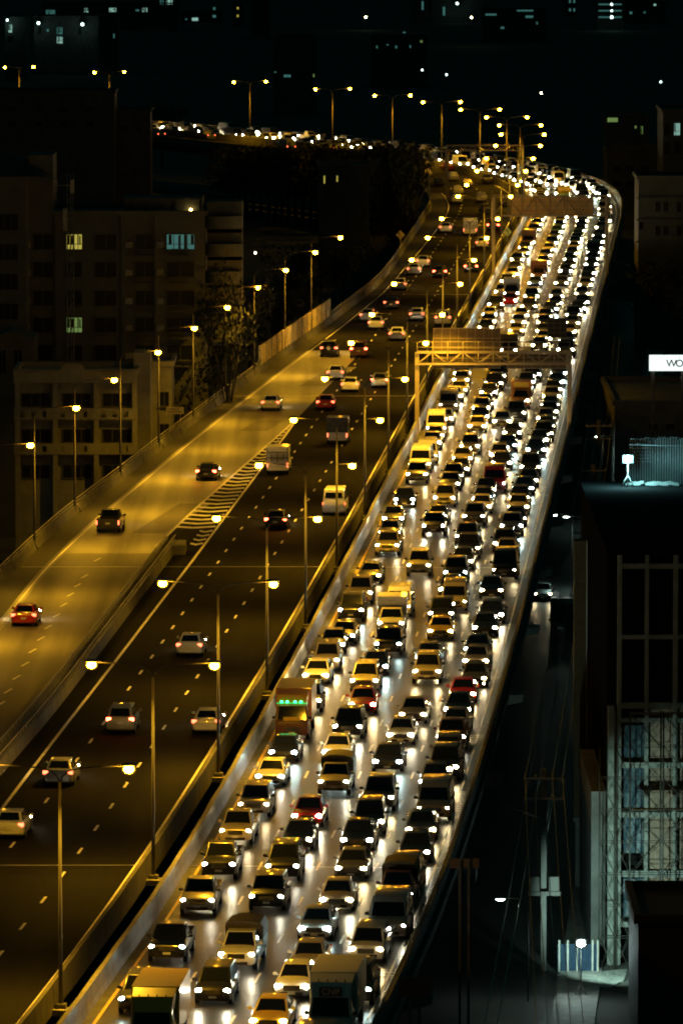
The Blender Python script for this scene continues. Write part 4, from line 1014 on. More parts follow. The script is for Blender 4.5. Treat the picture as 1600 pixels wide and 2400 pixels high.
# antenna mast in front of the block
q = PY(165, 540, YA - 3); rt = empty("antenna_mast", (q.x, YA - 3, ZG), label="slim lattice antenna mast with upright panel aerials before the apartment block", cat="mast")
H = PY(165, 405, YA - 3).z - ZG; bm = bmesh.new()
for dx, dy in ((-.3, 0), (.3, 0), (0, .5)): tube(bm, [(dx, dy, 0), (dx, dy, H)], .05, 5)
for k in range(int(H / 1.2)): tube(bm, [(-.3, 0, k * 1.2), (.3, 0, k * 1.2 + 1.2)], .025, 4); tube(bm, [(.3, 0, k * 1.2), (0, .5, k * 1.2 + 1.2)], .025, 4)
mk("lattice", bm, M_STEEL, rt)
for (x, va, vb) in ((152, 487, 540), (169, 420, 452), (129, 418, 449)):
    u, l = PY(x, va, YA - 3.3), PY(x, vb, YA - 3.3); bm = bmesh.new(); bbox(bm, u.x - q.x - .2, u.x - q.x + .2, -.5, -.25, l.z - ZG, u.z - ZG, .04)
    tube(bm, [(u.x - q.x, -.3, (l.z + u.z) / 2 - ZG), (0, 0, (l.z + u.z) / 2 - ZG)], .04, 4); mk("aerial_panel", bm, M_CONC, rt)
# smaller house with balustrades
YB = 624.0
b0, b1 = PY(38, 870, YB), PY(318, 870, YB)
hs = building("balustraded_house", b0.x, b1.x, YB, YB + 9, ZG, b0.z - .3, M_WALLH, "two storey pale house with arched roof parapet and pierced balustrades, lower left")
for v in (937, 1021, 1105):
    for x in (84, 180, 274):
        q = PY(x, v, YB); window(hs, q.x, q.z, 2.5, 1.15, None, bars=2, sill=False)
for v in (970, 1052):
    q0, q1 = PY(33, v + 13, YB - 1), PY(322, v - 13, YB - 1); bm = bmesh.new()
    X0, X1, Z0, Z1 = q0.x - hs.location.x, q1.x - hs.location.x, q0.z - ZG, q1.z - ZG
    box(bm, X0, X1, -1.0, -.85, Z0, Z0 + .2); box(bm, X0, X1, -1.0, -.85, Z1 - .25, Z1)
    hol = [52, 78, 104, 147, 199, 242, 269, 295]; cur = X0
    for h in hol:
        hx = PY(h, v, YB - 1).x - hs.location.x; box(bm, cur, hx - .2, -1.0, -.85, Z0 + .2, Z1 - .25); cur = hx + .2
    box(bm, cur, X1, -1.0, -.85, Z0 + .2, Z1 - .25); box(bm, X0, X1, -.85, 0, Z0 - .15, Z0 + .02); mk("balustrade", bm, M_WALLH, hs)
bm = bmesh.new()
for x in (42, 130, 226, 316): X = PY(x, 900, YB).x - hs.location.x; box(bm, X - .22, X + .22, -.95, -.4, 0, b0.z - ZG - .3)
mk("column", bm, M_WALLH, hs)
bm = bmesh.new(); zt = b0.z - ZG
X0, X1 = PY(33, 870, YB).x - hs.location.x, PY(320, 870, YB).x - hs.location.x
box(bm, X0, X1, -1.1, -.8, zt - 1.0, zt); xc = PY(172, 850, YB).x - hs.location.x
A = [(xc - 2.4, zt), (xc - 1.25, zt + .25)] + [(xc + math.cos(a) * 1.1, zt + .25 + math.sin(a) * .55) for a in [math.pi * (1 - k / 8) for k in range(9)]] + [(xc + 1.25, zt + .25), (xc + 2.4, zt)]
for dy in (-1.1, -.85): bm.faces.new([bm.verts.new((x, dy, z)) for x, z in (A if dy < -1 else A[::-1])])
mk("arched_parapet", bm, M_WALLH, hs)
q0, q1 = PY(313, 880, YB + 4), PY(352, 827, YB + 4); bm = bmesh.new(); box(bm, q0.x - hs.location.x, q1.x - hs.location.x, 4, 9, 2, q1.z - ZG); mk("stair_tower", bm, M_WALLH, hs)
side = building("side_house", PY(322, 900, YB + 26).x, PY(402, 900, YB + 26).x, YB + 26, YB + 36, ZG, PY(322, 858, YB + 26).z, M_WALLH, "narrow amber lit house wing behind the right lamp poles, beside the balustraded house")
for x, v in ((385, 935), (340, 928), (385, 1010)): q = PY(x, v, YB + 26); window(side, q.x, q.z, .8, 1.3, None, bars=1)
# gabled shed at the far left
g0, g1 = PY(-30, 865, 655), PY(80, 795, 655)
rt = empty("gabled_house", ((g0.x + g1.x) / 2, 655, ZG), label="gabled pale house end at the left edge, above the balustraded house", cat="house")
bm = bmesh.new(); hw = (g1.x - g0.x) / 2; z = g1.z - ZG; za = PY(28, 786, 655).z - ZG
fr = [bm.verts.new((x, 0, zz)) for x, zz in ((-hw, 0), (hw, 0), (hw, z), (0, za + .4), (-hw, z))]; bk = [bm.verts.new((v.co.x, 9, v.co.z)) for v in fr]
bm.faces.new(fr); bm.faces.new(bk[::-1])
for k in range(5): bm.faces.new((fr[k], bk[k], bk[(k + 1) % 5], fr[(k + 1) % 5]))
w = mk("wall", bm, M_WALLP, rt)
for x in (1, 10, 38, 48): q = PY(x, 845, 655); bm = bmesh.new(); box(bm, q.x - rt.location.x - .12, q.x - rt.location.x + .12, -.04, 0, q.z - ZG - 1.2, q.z - ZG + 1); mk("window", bm, M_GLASS, rt)

# distant blocks in the dark, left middle
def block(name, x0, v0, x1, Y, D, m, label, wins=(), cat="building", lampz=None):
    a, b = PY(x0, v0, Y), PY(x1, v0, Y); rt = building(name, a.x, b.x, Y, Y + D, ZG, a.z, m, label, cat)
    for (x, v, w, h, mm, bars) in wins:
        q = PY(x, v, Y); window(rt, q.x, q.z, w * Y / F, h * Y / F, mm, bars=bars, sill=False)
    return rt
def grid(xs, vs, w, h, lit={}, bars=1): return [(x, v, w, h, lit.get((i, j)), bars) for j, v in enumerate(vs) for i, x in enumerate(xs)]
block("concrete_block", 867, 383, 928, 1010, 10, M_WALLD, "dim square concrete block beside the left road edge, below the bend", grid([890], [420], 8, 18))
block("low_hall", 745, 392, 866, 1030, 16, M_DCONC, "long dark low hall with two thin lit slits behind the left lamps", [(760, 420, 3, 18, M_WYEL, 0), (790, 418, 3, 14, M_WYEL, 0)])
block("office_block", 1553, 262, 1700, 1150, 20, M_WALLP, "tall pale block with sparkling windows cut by the right edge", grid([1562, 1586], [302, 345], 13, 28, {(1, 0): M_WWHT}, 2))
block("office_block", 1422, 352, 1552, 1190, 15, M_WALLD, "dim low block behind the right hand bend, left of the tall pale block", grid([1445, 1475, 1510], [395, 430], 18, 12))
oc = block("ochre_house", 1496, 420, 1680, 900, 12, M_WALLP, "amber lit three storey house with ledges at the right edge", grid([1541, 1560, 1590], [484, 540], 10, 22) + [(1502, 528, 9, 16, None, 0)])
bm = bmesh.new()
for v in (463, 514, 566): q = PY(1496, v, 900); q2 = PY(1680, v, 900); box(bm, q.x - oc.location.x - .3, q2.x - oc.location.x, -.6, 0, q.z - ZG - .1, q.z - ZG + .1)
mk("ledge", bm, M_WALLP, oc)
# far lights at the top of the picture
fb = [("school_building", 12, 42, 62, 1950, [(24, 66, 8, 18, M_WWHT, 1), (24, 90, 12, 12, None, 1)], "far pale facade under a white wall lamp, leftmost at the top"),
      ("school_building", 80, 40, 230, 2000, [(93, 70, 8, 16, None, 1), (140, 71, 13, 16, M_WTEAL, 2), (140, 93, 13, 15, M_WWHT, 2), (187, 72, 8, 16, None, 1), (112, 70, 5, 6, M_WTEAL, 0)], "far facade with two stacked teal windows between white wall lamps, top left"),
      ("school_building", 225, 46, 275, 2050, [(230, 72, 6, 16, M_WGRN, 1), (267, 83, 3, 10, M_WTEAL, 0)], "far dark block with thin teal window right of the floodlit facade"),
      ("dark_block", 100, 8, 420, 2500, [(118, 27, 22, 9, M_WTEAL, 1), (202, 23, 9, 9, M_WWHT, 1), (264, 22, 16, 9, M_WWHT, 2), (322, 23, 8, 4, M_WTEAL, 0), (339, 22, 12, 9, M_WWHT, 2), (379, 4, 8, 10, M_WTEAL, 1), (397, 3, 14, 12, M_WWHT, 1)], "far dark block with a row of scattered white windows at the top left"),
      ("dark_block", 425, 30, 520, 2600, [(436, 44, 4, 3, M_WTEAL, 0), (457, 44, 14, 7, M_WWHT, 1), (502, 19, 5, 6, M_WTEAL, 0), (502, 37, 8, 6, M_WTEAL, 0)], "far dark block with one white window at the top, left of the faint tower"),
      ("dark_block", 545, 8, 570, 2550, [(557, 18, 4, 5, M_WYEL, 0), (557, 36, 4, 5, M_WYEL, 0)], "far slim dark block with two yellow windows stacked"),
      ("grey_tower", 590, 3, 632, 2400, grid([602, 618], [12, 25, 48], 14, 8), "faint grey tower with horizontal window bands at the top centre left"),
      ("teal_facade", 965, -20, 1130, 2600, [(1008, 15, 6, 30, None, 0), (1071, 7, 6, 6, M_WWHT, 0), (1040, 25, 5, 20, M_WTEAL, 0), (990, 12, 4, 20, M_WTEAL, 0)], "far faint teal lit facade behind trees at the top centre"),
      ("low_shop", 1130, 22, 1280, 2350, [(1150, 33, 26, 4, M_WTEAL, 0), (1230, 23, 38, 5, M_WTEAL, 0), (1240, 38, 18, 5, M_WTEAL, 0), (1177, 64, 8, 5, M_WTEAL, 1), (1258, 53, 3, 6, M_WTEAL, 0)], "far low shop with dim white shopfront strips at the top centre right"),
      ("slim_tower", 1325, -20, 1352, 2700, [(1335, v, 4, 7, M_WTEAL, 0) for v in (2, 22, 42, 62)] + [(1345, v, 4, 7, M_WTEAL, 0) for v in (2, 22, 42, 62)], "far slim tower with a teal ladder of stair windows at the top right"),
      ("car_park", 1398, 2, 1460, 2500, [(1429, 9, 54, 3, M_WTEAL, 0), (1429, 24, 54, 3, M_WTEAL, 0), (1429, 39, 54, 3, M_WTEAL, 0)], "far block with three pale lit storey bands at the top right"),
      ("dark_block", 1465, 5, 1560, 2600, [(1478, 29, 6, 6, M_WTEAL, 0), (1534, 10, 6, 4, M_WWHT, 0), (1510, 28, 4, 4, M_WTEAL, 0)], "far dark block with tiny white windows at the top right corner"),
      ("dark_block", 870, 88, 1000, 1900, [(883, 109, 3, 6, M_WTEAL, 0), (908, 104, 4, 3, M_WTEAL, 0), (928, 109, 4, 6, M_WTEAL, 0), (961, 108, 3, 6, M_WTEAL, 0), (987, 96, 5, 5, M_WGRN, 0), (947, 75, 6, 3, M_WTEAL, 0)], "dark block with a broken row of tiny windows above the median lamps"),
      ("dark_block", 640, 88, 740, 1700, [(673, 177, 16, 6, M_WTEAL, 1), (645, 168, 4, 3, M_WTEAL, 0), (735, 176, 3, 7, M_WGRN, 0), (660, 95, 3, 3, None, 0)], "dark block with a faint window glow right of the far double lamp"),
      ("dark_block", 1420, 275, 1520, 1300, [(1435, 280, 24, 10, M_WGRN, 0), (1489, 297, 4, 6, M_WGRN, 0), (1503, 304, 5, 18, M_WGRN, 0)], "dark block with broken greenish window glow at the right above the bend")]
for n_, x0, v0, x1, Y, wins, lab in fb:
    block(n_, x0, v0, x1, Y, 20, M_DCONC, lab, wins)
M_BULB = mat("white_bulb", (1, 1, 1), .4, emit=(.7, 1, .9), estr=6)
LAMPLAB = ["white wall lamp nearest the top left corner above the far facade", "white wall lamp at the left end of the far facade with teal windows",
           "white wall lamp at the right end of the far facade at the top left", "bright teal white lamp on the far faint teal facade at the top", "small warm lamp right of the far teal facade, on the low shop",
           "tiny warm lamp left of the far teal facade at the top", "lone warm lamp in the dark above the right hand bend", "lone white lamp in the dark near the right edge, above the tall pale block",
           "tiny lamp above the median lamps, left of a pair in the dark", "tiny lamp above the median lamps, right of a pair in the dark", "small greenish lamp between the apartment block and the ramp lamps",
           "tiny white lamp on the left tower roof, left of the two", "tiny white lamp on the left tower roof, right of the two", "lamp on the top lit band of the far car park", "lamp on the middle lit band of the far car park", "lamp on the lowest lit band of the far car park"]
for i, (x, v, Y, r, m) in enumerate(((17, 46, 1948, .3, 0), (90, 53, 1997, .42, 0), (193, 56, 1997, .42, 0), (1071, 7, 2595, .46, 0), (1104, 40, 2300, .35, 1), (857, 39, 2500, .35, 1), (1268, 217, 1400, .2, 1), (1548, 191, 1400, .2, 0),
                                  (989, 163, 1800, .25, 0), (1046, 174, 1750, .25, 0), (598, 592, 800, .12, 1), (8, 368, 700, .1, 0), (17, 366, 700, .1, 0), (1433, 9, 2490, .4, 0), (1433, 24, 2490, .35, 0), (1433, 39, 2490, .5, 0))):
    q = PY(x, v, Y); rt = empty("wall_lamp", (q.x, Y, q.z), label=LAMPLAB[i], cat="lamp", group="small far lamps")
    bm = bmesh.new(); ellip(bm, (0, 0, 0), r, r, r, u=8, v=6); mk("bulb", bm, M_BULB if m == 0 else mat("yellow_bulb", (1, .9, .6), .4, emit=(1, .9, .45), estr=25), rt)
    bm = bmesh.new(); box(bm, -r, r, r, r * 2.5, -r, r); mk("bracket", bm, M_STEEL, rt)
    if r > .41 or i == 0:
        l = bpy.data.lights.new("wall_light", 'POINT'); l.energy = 60; l.color = (.5, 1, .85); l.shadow_soft_size = .4
        lo = bpy.data.objects.new("wall_light", l); COL.objects.link(lo); lo.parent = rt; lo.location = (0, -.9, -.5)

# ------------------------------------------------------------------ right side: construction site, sign, poles, street
bm = bmesh.new(); sheet(bm, fo(9.0), fo(18.5), Y0, 1000, ZG + .004); tag(mk("street", bm, M_STREET), kind="structure")
bm = bmesh.new()
for v in (1200,): pass
wall(bm, rpf, [(18.5, ZG), (21.0, ZG), (21.0, ZG + .15), (18.5, ZG + .15)], Y0, 1000); tag(mk("pavement", bm, M_CONC), kind="structure")
YC = 401.0
c0, c1 = PY(1418, 2275, YC), PY(1700, 2275, YC); topz = PY(1430, 1290, YC).z
cb = empty("unfinished_building", ((c0.x + c1.x) / 2, YC, ZG), label="unfinished concrete frame building with brick infill, floodlit at its foot, right edge", cat="building")
cx = cb.location.x; H = topz - ZG; D = 44
def XC(x): return PY(x, 2000, YC).x - cx
def ZC(v): return PY(1500, v, YC).z - ZG
M_FRAME = mat("frame_concrete", (.20, .22, .20), .75, noise=.25, nscale=1.0)
M_BRICK = mat("brick_infill", (.30, .22, .16), .85, noise=.3, nscale=2.0, brick=3.2)
for x0, x1, va, vb in ((1423, 1437, 1655, 2280), (1444, 1454, 1300, 2280), (1508, 1517, 1300, 2080), (1574, 1585, 1300, 2080), (1640, 1650, 1300, 2080)):
    bm = bmesh.new(); box(bm, XC(x0), XC(x1), -.35, .3, max(0, ZC(vb)), ZC(va)); mk("column", bm, M_FRAME, cb)
for va, vb in ((1682, 1692), (1786, 1799), (1903, 1915), (2040, 2055), (1646, 1660), (1487, 1497), (1320, 1332), (2160, 2172)):
    bm = bmesh.new(); box(bm, XC(1454) + .005, XC(1700), -.30, .25, ZC(vb), ZC(va)); mk("beam", bm, M_FRAME, cb)
bm = bmesh.new(); box(bm, XC(1510), XC(1700), 0.0, .2, 0, ZC(1662)); mk("brick_wall", bm, M_BRICK, cb)
for va, vb in ((1700, 1784), (1801, 1893), (1917, 2000), (2060, 2150)):
    bm = bmesh.new()
    nx, nz = 8, 10; X0, X1, Z0, Z1 = XC(1460), XC(1507), ZC(vb), ZC(va); G = []
    for i in range(nx + 1):
        G.append([bm.verts.new((X0 + (X1 - X0) * i / nx, .05 + .08 * math.sin(i * 1.7 + j * .9) * math.cos(j * 1.3), Z0 + (Z1 - Z0) * j / nz)) for j in range(nz + 1)])
    for i in range(nx):
        for j in range(nz): bm.faces.new((G[i][j], G[i + 1][j], G[i + 1][j + 1], G[i][j + 1]))
    mk("blue_sheeting", bm, mat("blue_sheeting", (.035, .075, .10), .45, noise=.4, nscale=2), cb, sm=60)
M_UNLIT = mat("unlit_concrete", (.010, .010, .010), 1.0, spec=0.0)  # darkness of the unlit core and roof put into the colour
bm = bmesh.new(); box(bm, XC(1420), XC(1700), .6, D, 0, H - .3); mk("core", bm, M_UNLIT, cb)
bm = bmesh.new(); box(bm, XC(1418), XC(1700), -.2, D, H - .29, H); mk("roof_slab", bm, M_UNLIT, cb)
bm = bmesh.new(); box(bm, XC(1386), XC(1421), .8, 20, 0, ZC(1860)); mk("side_wall", bm, M_DCONC, cb)
# rebar mesh on the roof
YR = 443.0; rb = empty("rebar_cage", (PY(1540, 1120, YR).x, YR, topz + .02), label="lit grid of upright and crossing reinforcing bars on the unfinished roof", cat="rebar")
bm = bmesh.new(); rr = random.Random(5); rx = rb.location.x
for k in range(24):
    q = PY(1476 + k * 5.9, 1090, YR); zb_ = 0.0; zt_ = PY(1500, 1028 + rr.uniform(-3, 4), YR).z - rb.location.z
    tube(bm, [(q.x - rx, 0, zb_), (q.x - rx, 0, zt_), (q.x - rx + .12, 0, zt_ + .08)], .022, 4)
for v in (1041, 1050, 1058, 1066, 1074, 1082):
    z = PY(1500, v, YR).z - rb.location.z; xb = PY(1524 if v < 1083 else 1600, v, YR).x
    tube(bm, [(PY(1473, v, YR).x - rx, -.04, z), (xb - rx, -.04, z)], .022, 4)
tube(bm, [(PY(1473, 1041, YR).x - rx, -.04, PY(1500, 1043, YR).z - rb.location.z), (PY(1640, 1041, YR).x - rx, -.04, PY(1500, 1045, YR).z - rb.location.z)], .022, 4)
mk("bar_grid", bm, mat("rebar_steel", (.35, .38, .38), .5, .5), rb)
def floodlight(x, v, Y, foot, power, label, aim=(0, 0), col=(.62, 1, .93)):
    q = PY(x, v, Y); rt = empty("floodlight", (q.x, Y, foot), label=label, cat="floodlight"); h = q.z - foot
    bm = bmesh.new(); tube(bm, [(0, .2, 0), (0, .2, h)], .05, 6); tube(bm, [(-.4, .2, 0), (0, .2, .8)], .03, 4); tube(bm, [(.4, .2, 0), (0, .2, .8)], .03, 4); mk("stand", bm, M_STEEL, rt)
    bm = bmesh.new(); bbox(bm, -.36, .36, .02, .22, h - .28, h + .28, .04); hd = mk("housing", bm, M_TRIM, rt)
    bm = bmesh.new(); ellip(bm, (0, 0, h), .24, .08, .20, u=14, v=8); mk("lens", bm, mat("flood_lens", (1, 1, 1), .3, emit=(.75, 1, .95), estr=260), hd)
    l = bpy.data.lights.new("flood_light", 'POINT'); l.energy = power; l.color = col; l.shadow_soft_size = .25
    lo = bpy.data.objects.new("flood_light", l); COL.objects.link(lo); lo.parent = hd; lo.location = (0, -.45, h)
    return rt
floodlight(1361, 2212, 389, ZG, 30, "glaring white floodlight on a stand at the foot of the unfinished building")
sl = bpy.data.lights.new("flood_beam", 'SPOT'); sl.energy = 6500; sl.color = (.62, 1, .85); sl.spot_size = math.radians(84); sl.spot_blend = .35; sl.shadow_soft_size = .2
slo = bpy.data.objects.new("flood_beam", sl); COL.objects.link(slo); q = PY(1361, 2212, 389); slo.location = (q.x, 389.4, q.z)
slo.rotation_euler = (Vector((c0.x + 3.2, YC, ZG + 4)) - slo.location).to_track_quat('-Z', 'Y').to_euler()
floodlight(1471, 1076, 441, topz, 1800, "glaring bluish floodlight beside the rebar grid on the roof", col=(.35, .95, 1.0))
# debris along the roof edge
bm = bmesh.new(); rr = random.Random(9)
for k in range(26):
    q = PY(rr.uniform(1455, 1580), rr.uniform(1120, 1131), 442.5); s = rr.uniform(.05, .3)
    box(bm, q.x, q.x + s * 3, 442 + rr.random(), 442.5 + rr.random(), topz + .002, topz + .05 + s * .5, rot=Matrix.Rotation(rr.uniform(-.3, .3), 3, 'Y'))
tag(mk("rubble", bm, M_CONC), "pale lit rubble and boards strewn along the unfinished roof edge", "rubble", kind="stuff")
# scaffold in front of the frame
sc = empty("scaffolding", (cx, YC - 2.2, ZG), label="tall steel scaffold towers with cross bracing before the brick infill", cat="scaffolding")
Yf = YC - 2.2
def XS(x, Y=None): return PY(x, 2000, Y or Yf).x - cx
xs = [XS(x) for x in (1405, 1441, 1476, 1548, 1554, 1620)]; zs = [k * 1.9 for k in range(0, 13)]
bm = bmesh.new()
for i, x in enumerate(xs):
    zt = ZC(1745) if i == 0 else ZC(1660)
    for dy in (0, .9): tube(bm, [(x, dy, 0), (x, dy, zt)], .035, 5)
mk("standard", bm, M_ARM, sc)  # scaffold steel darkened to a silhouette by its colour
bm = bmesh.new()
for z in zs:
    if z > ZC(1680): break
    for dy in (0, .9): tube(bm, [(xs[0] if z < ZC(1745) else xs[1], dy, z), (xs[-1], dy, z)], .022, 4)
mk("ledger", bm, M_ARM, sc)
bm = bmesh.new()
for a, b in ((0, 1), (1, 2), (2, 3), (4, 5)):
    for k in range(len(zs) - 1):
        if zs[k + 1] > ZC(1745 if a == 0 else 1662): break
        for dy in (0, .9):
            tube(bm, [(xs[a], dy, zs[k]), (xs[b], dy, zs[k + 1])], .016, 4); tube(bm, [(xs[b], dy, zs[k]), (xs[a], dy, zs[k + 1])], .016, 4)
mk("cross_brace", bm, M_ARM, sc)
bm = bmesh.new()
for k in (2, 5, 8): box(bm, xs[2], xs[-1], .1, .8, zs[k] + .03, zs[k] + .07)
mk("plank", bm, mat("planks", (.22, .17, .10), .8, noise=.3), sc)
# hoarding, fence, lit yard
q0, q1 = PY(1474, 2066, 384), PY(1700, 2066, 384)
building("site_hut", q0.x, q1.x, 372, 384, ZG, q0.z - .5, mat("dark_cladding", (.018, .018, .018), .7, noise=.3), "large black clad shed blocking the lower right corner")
fe = empty("site_fence", (PY(1355, 2270, 397.5).x, 397.6, ZG), label="blue corrugated sheet fence lit under the ground floodlight", cat="fence")
bm = bmesh.new(); x = PY(1306, 2270, 397.5).x - fe.location.x; xe = PY(1402, 2270, 397.5).x - fe.location.x; prev = None; k = 0
while x < xe:
    c = [bm.verts.new((x, .05 * (k % 2), z)) for z in (0, 1.75)]
    if prev: bm.faces.new((prev[0], c[0], c[1], prev[1]))
    prev = c; x += .09; k += 1
mk("sheet", bm, mat("blue_steel_sheet", (.025, .05, .09), .5, .3, noise=.3), fe)
bm = bmesh.new()
for x in (1310, 1330, 1352, 1388, 1400): X = PY(x, 2270, 397.5).x - fe.location.x; box(bm, X - .05, X + .05, -.12, -.02, 0, 2.0)
mk("post", bm, M_CONC, fe)
bm = bmesh.new(); p = [W(x, v, ZG + .02) for x, v in ((1300, 2285), (1470, 2275), (1462, 2300), (1430, 2318), (1330, 2312), (1305, 2298))]
N = len(p); cc = bm.verts.new((sum(q.x for q in p) / N, sum(q.y for q in p) / N, ZG + .12)); vv = [bm.verts.new(q) for q in p]
for k in range(N): bm.faces.new((cc, vv[k], vv[(k + 1) % N]))
bmesh.ops.subdivide_edges(bm, edges=bm.edges[:], cuts=5, use_grid_fill=True)
for v in bm.verts: v.co.z += rr.uniform(0, .12)
tag(mk("gravel_yard", bm, mat("gravel", (.25, .26, .24), .9, noise=.5, nscale=4)), kind="structure")
# tall narrow advertising column
q0, q1 = PY(1343, 1915, 430), PY(1374, 1268, 430); rt = empty("tall_panel", ((q0.x + q1.x) / 2, 430, ZG), label="tall narrow brown panel with a thin bright right edge beside the street", cat="hoarding")
hw = (q1.x - q0.x) / 2; bm = bmesh.new(); box(bm, -hw, hw, 0, 1.2, q0.z - ZG, q1.z - ZG); mk("panel", bm, mat("brown_panel", (.06, .045, .025), .8, spec=0.1, noise=.3), rt)
bm = bmesh.new(); box(bm, hw + .003, hw + .05, -.05, .1, q0.z - ZG, q1.z - ZG); mk("edge_trim", bm, M_STEEL, rt)
bm = bmesh.new(); box(bm, -hw, hw + .15, -.2, 1.3, q0.z - ZG - .3, q0.z - ZG - .003); box(bm, -.25, .25, .3, .9, 0, q0.z - ZG - .3); mk("support", bm, M_DCONC, rt)
# illuminated sign
YS = 640.0; q0, q1 = PY(1521, 869, YS), PY(1690, 832, YS)
sg = empty("illuminated_sign", ((q0.x + q1.x) / 2, YS, ZG), label="bright white backlit sign with thin dark letters W O at the right edge", cat="sign")
bm = bmesh.new(); box(bm, q0.x - sg.location.x, q1.x - sg.location.x, 0, .3, q0.z - ZG, q1.z - ZG); sbx = mk("light_box", bm, mat("sign_face", (.9, .9, .9), .5, emit=(.88, 1, .98), estr=1.15), sg)
M_LET = mat("sign_letters", (.02, .03, .035), .5)
lt = PY(1573, 852, YS); textmesh("lettering", "W", .95, M_LET, sbx, (lt.x - sg.location.x, -.02, lt.z - ZG), (math.pi / 2, 0, 0), .004, True)
lt = PY(1592, 852, YS); textmesh("lettering", "O", .95, M_LET, sbx, (lt.x - sg.location.x, -.02, lt.z - ZG), (math.pi / 2, 0, 0), .004, True)
lt = PY(1591.5, 838, YS); bm = bmesh.new(); box(bm, lt.x - sg.location.x - .03, lt.x - sg.location.x + .03, -.02, -.004, lt.z - ZG - .06, lt.z - ZG + .06); mk("lettering", bm, M_LET, sbx)
bm = bmesh.new()
for x in (1530, 1600, 1660): X = PY(x, 850, YS).x - sg.location.x; box(bm, X - .15, X + .15, .32, .6, 0, q1.z - ZG)
mk("post", bm, M_DCONC, sg)
block("warehouse", 1440, 950, 1720, 660, 30, M_DCONC, "dark warehouse behind the bright white sign at the right edge", [(1530, 1000, 20, 12, None, 1), (1570, 1000, 20, 12, None, 1)])
# power poles and cables
def power_pole(x, vb, label, h=12.0, trans=False, tilt=0, arms=2):
    p = W(x, vb, ZG); rt = empty("power_pole", p, tilt, label=label, cat="power pole")
    bm = bmesh.new(); N = 4; box(bm, -.16, .16, -.16, .16, 0, h); mk("pole", bm, M_DCONC, rt)
    for k in range(arms):
        bm = bmesh.new(); z = h - .6 - k * 1.2; box(bm, -1.2, 1.2, -.22, -.165, z, z + .12)
        for q in (-1.1, -.5, .5, 1.1): ellip(bm, (q, -.19, z + .22), .06, .06, .1, u=6, v=4)
        mk("cross_arm", bm, M_STEEL, rt)
    if trans:
        bm = bmesh.new(); bbox(bm, -.9, -.25, -.7, -.2, h * .40, h * .40 + .9, .05); bbox(bm, .25, .9, -.7, -.2, h * .40, h * .40 + .9, .05); box(bm, -1, 1, -.75, -.17, h * .38, h * .40); mk("transformer", bm, M_ARM, rt)
        bm = bmesh.new(); tube(bm, [(0, -.2, h * .75), (-1.5, -.3, h * .8), (-2.6, -.3, h * .82)], .04, 5); mk("lamp_arm", bm, M_STEEL, rt)
    return p
pp = [power_pole(1273, 2275, "pale concrete power pole with clamps near the ground floodlight", 12, True),
      power_pole(1376, 1470, "concrete power pole with crossarms in the nearer pair behind the street", 11, arms=3),
      power_pole(1389, 1390, "concrete power pole behind the street, middle one of the three", 11.5),
      power_pole(1401, 1310, "tall concrete power pole behind the street, farthest of the three", 13)]
far = Vector((pp[3].x + 6, 760, ZG)); pts = [Vector((pp[0].x - 2, 300, ZG)), pp[0], pp[1], pp[3], far]
bm = bmesh.new()
for dx, z in ((-1.1, 11.6), (.5, 11.6), (1.1, 11.6), (-.5, 10.3), (.1, 8.6), (.2, 8.2)):
    for a, b in zip(pts, pts[1:]):
        tube(bm, [Vector((a.x + (b.x - a.x) * t + dx, a.y + (b.y - a.y) * t, ZG + z - 4 * .9 * t * (1 - t))) for t in [k / 8 for k in range(9)]], .02, 4)
tag(mk("overhead_cables", bm, M_STEEL), "thin overhead power cables sagging between the poles beside the viaduct", "cable")
# low cables under the deck that glint
bm = bmesh.new()
for a, b in (((1135, 2400), (1235, 1850)), ((1165, 2400), (1262, 1850))):
    A, C = W(a[0], a[1], -5), W(b[0], b[1], -5); tube(bm, [A, (A + C) / 2 - Vector((0, 0, .3)), C, C + (C - A) * .6], .03, 4)
tag(mk("service_cables", bm, M_CHROME), "pair of glinting service cables running below the right parapet", "cable")
# street vehicles and lights
p = W(1271, 1392, ZG + .7); r = place_car('sedan', 'black', Vector((p.x, p.y, ZG + .01)), -phi(p.y), 0, True, True)
tag(r, "black car with headlights on, alone on the lower street right of the viaduct", "car")
p = W(1318, 1468, ZG + .9); r = place_car('box_truck', 'brown', Vector((p.x, p.y, ZG + .01)), -phi(p.y), 0, True, True, box_col='black')
for ch in list(r.children):
    if ch.name.startswith("headlight"):
        for g in list(ch.children): bpy.data.objects.remove(g)
        ch.material_slots[0].material = M_AMBL
    
tag(r, "dark truck with amber front lamps parked on the lower street below the lone car", "truck")
def street_light(x, v, z, power, label, col):
    q = W(x, v, z); rt = empty("street_lamp", (q.x, q.y, ZG), label=label, cat="street lamp"); h = z - ZG
    bm = bmesh.new(); tube(bm, [(1.6, 0, 0), (1.6, 0, h - .3), (1.3, 0, h), (.2, 0, h + .05)], .05, 6); mk("pole", bm, M_ARM, rt)
    bm = bmesh.new(); ellip(bm, (0, 0, h + .03), .38, .16, .08); hd = mk("lamp_head", bm, M_HOUS, rt)
    bm = bmesh.new(); ellip(bm, (0, 0, h - .04), .26, .12, .08); mk("lens", bm, mat("white_lamp_lens", (1, 1, 1), .4, emit=(.8, 1, .85), estr=40), hd)
    area("street_light_%d" % x, hd, (0, 0, h - .16), power, col, .3)
street_light(1299, 1206, -5.0, 140, "short white street lamp over the lower street, upper left of a pair", (.6, 1, .9))
street_light(1327, 1210, -5.0, 140, "short greenish white street lamp over the lower street, right of a pair", (.6, 1, .85))
street_light(1400, 1022, -3.0, 90, "greenish white street lamp by the farthest power pole", (.6, 1, .85))
street_light(1172, 2107, -6.0, 20, "small white lamp glowing below the right parapet near the cables", (.9, 1, .8))
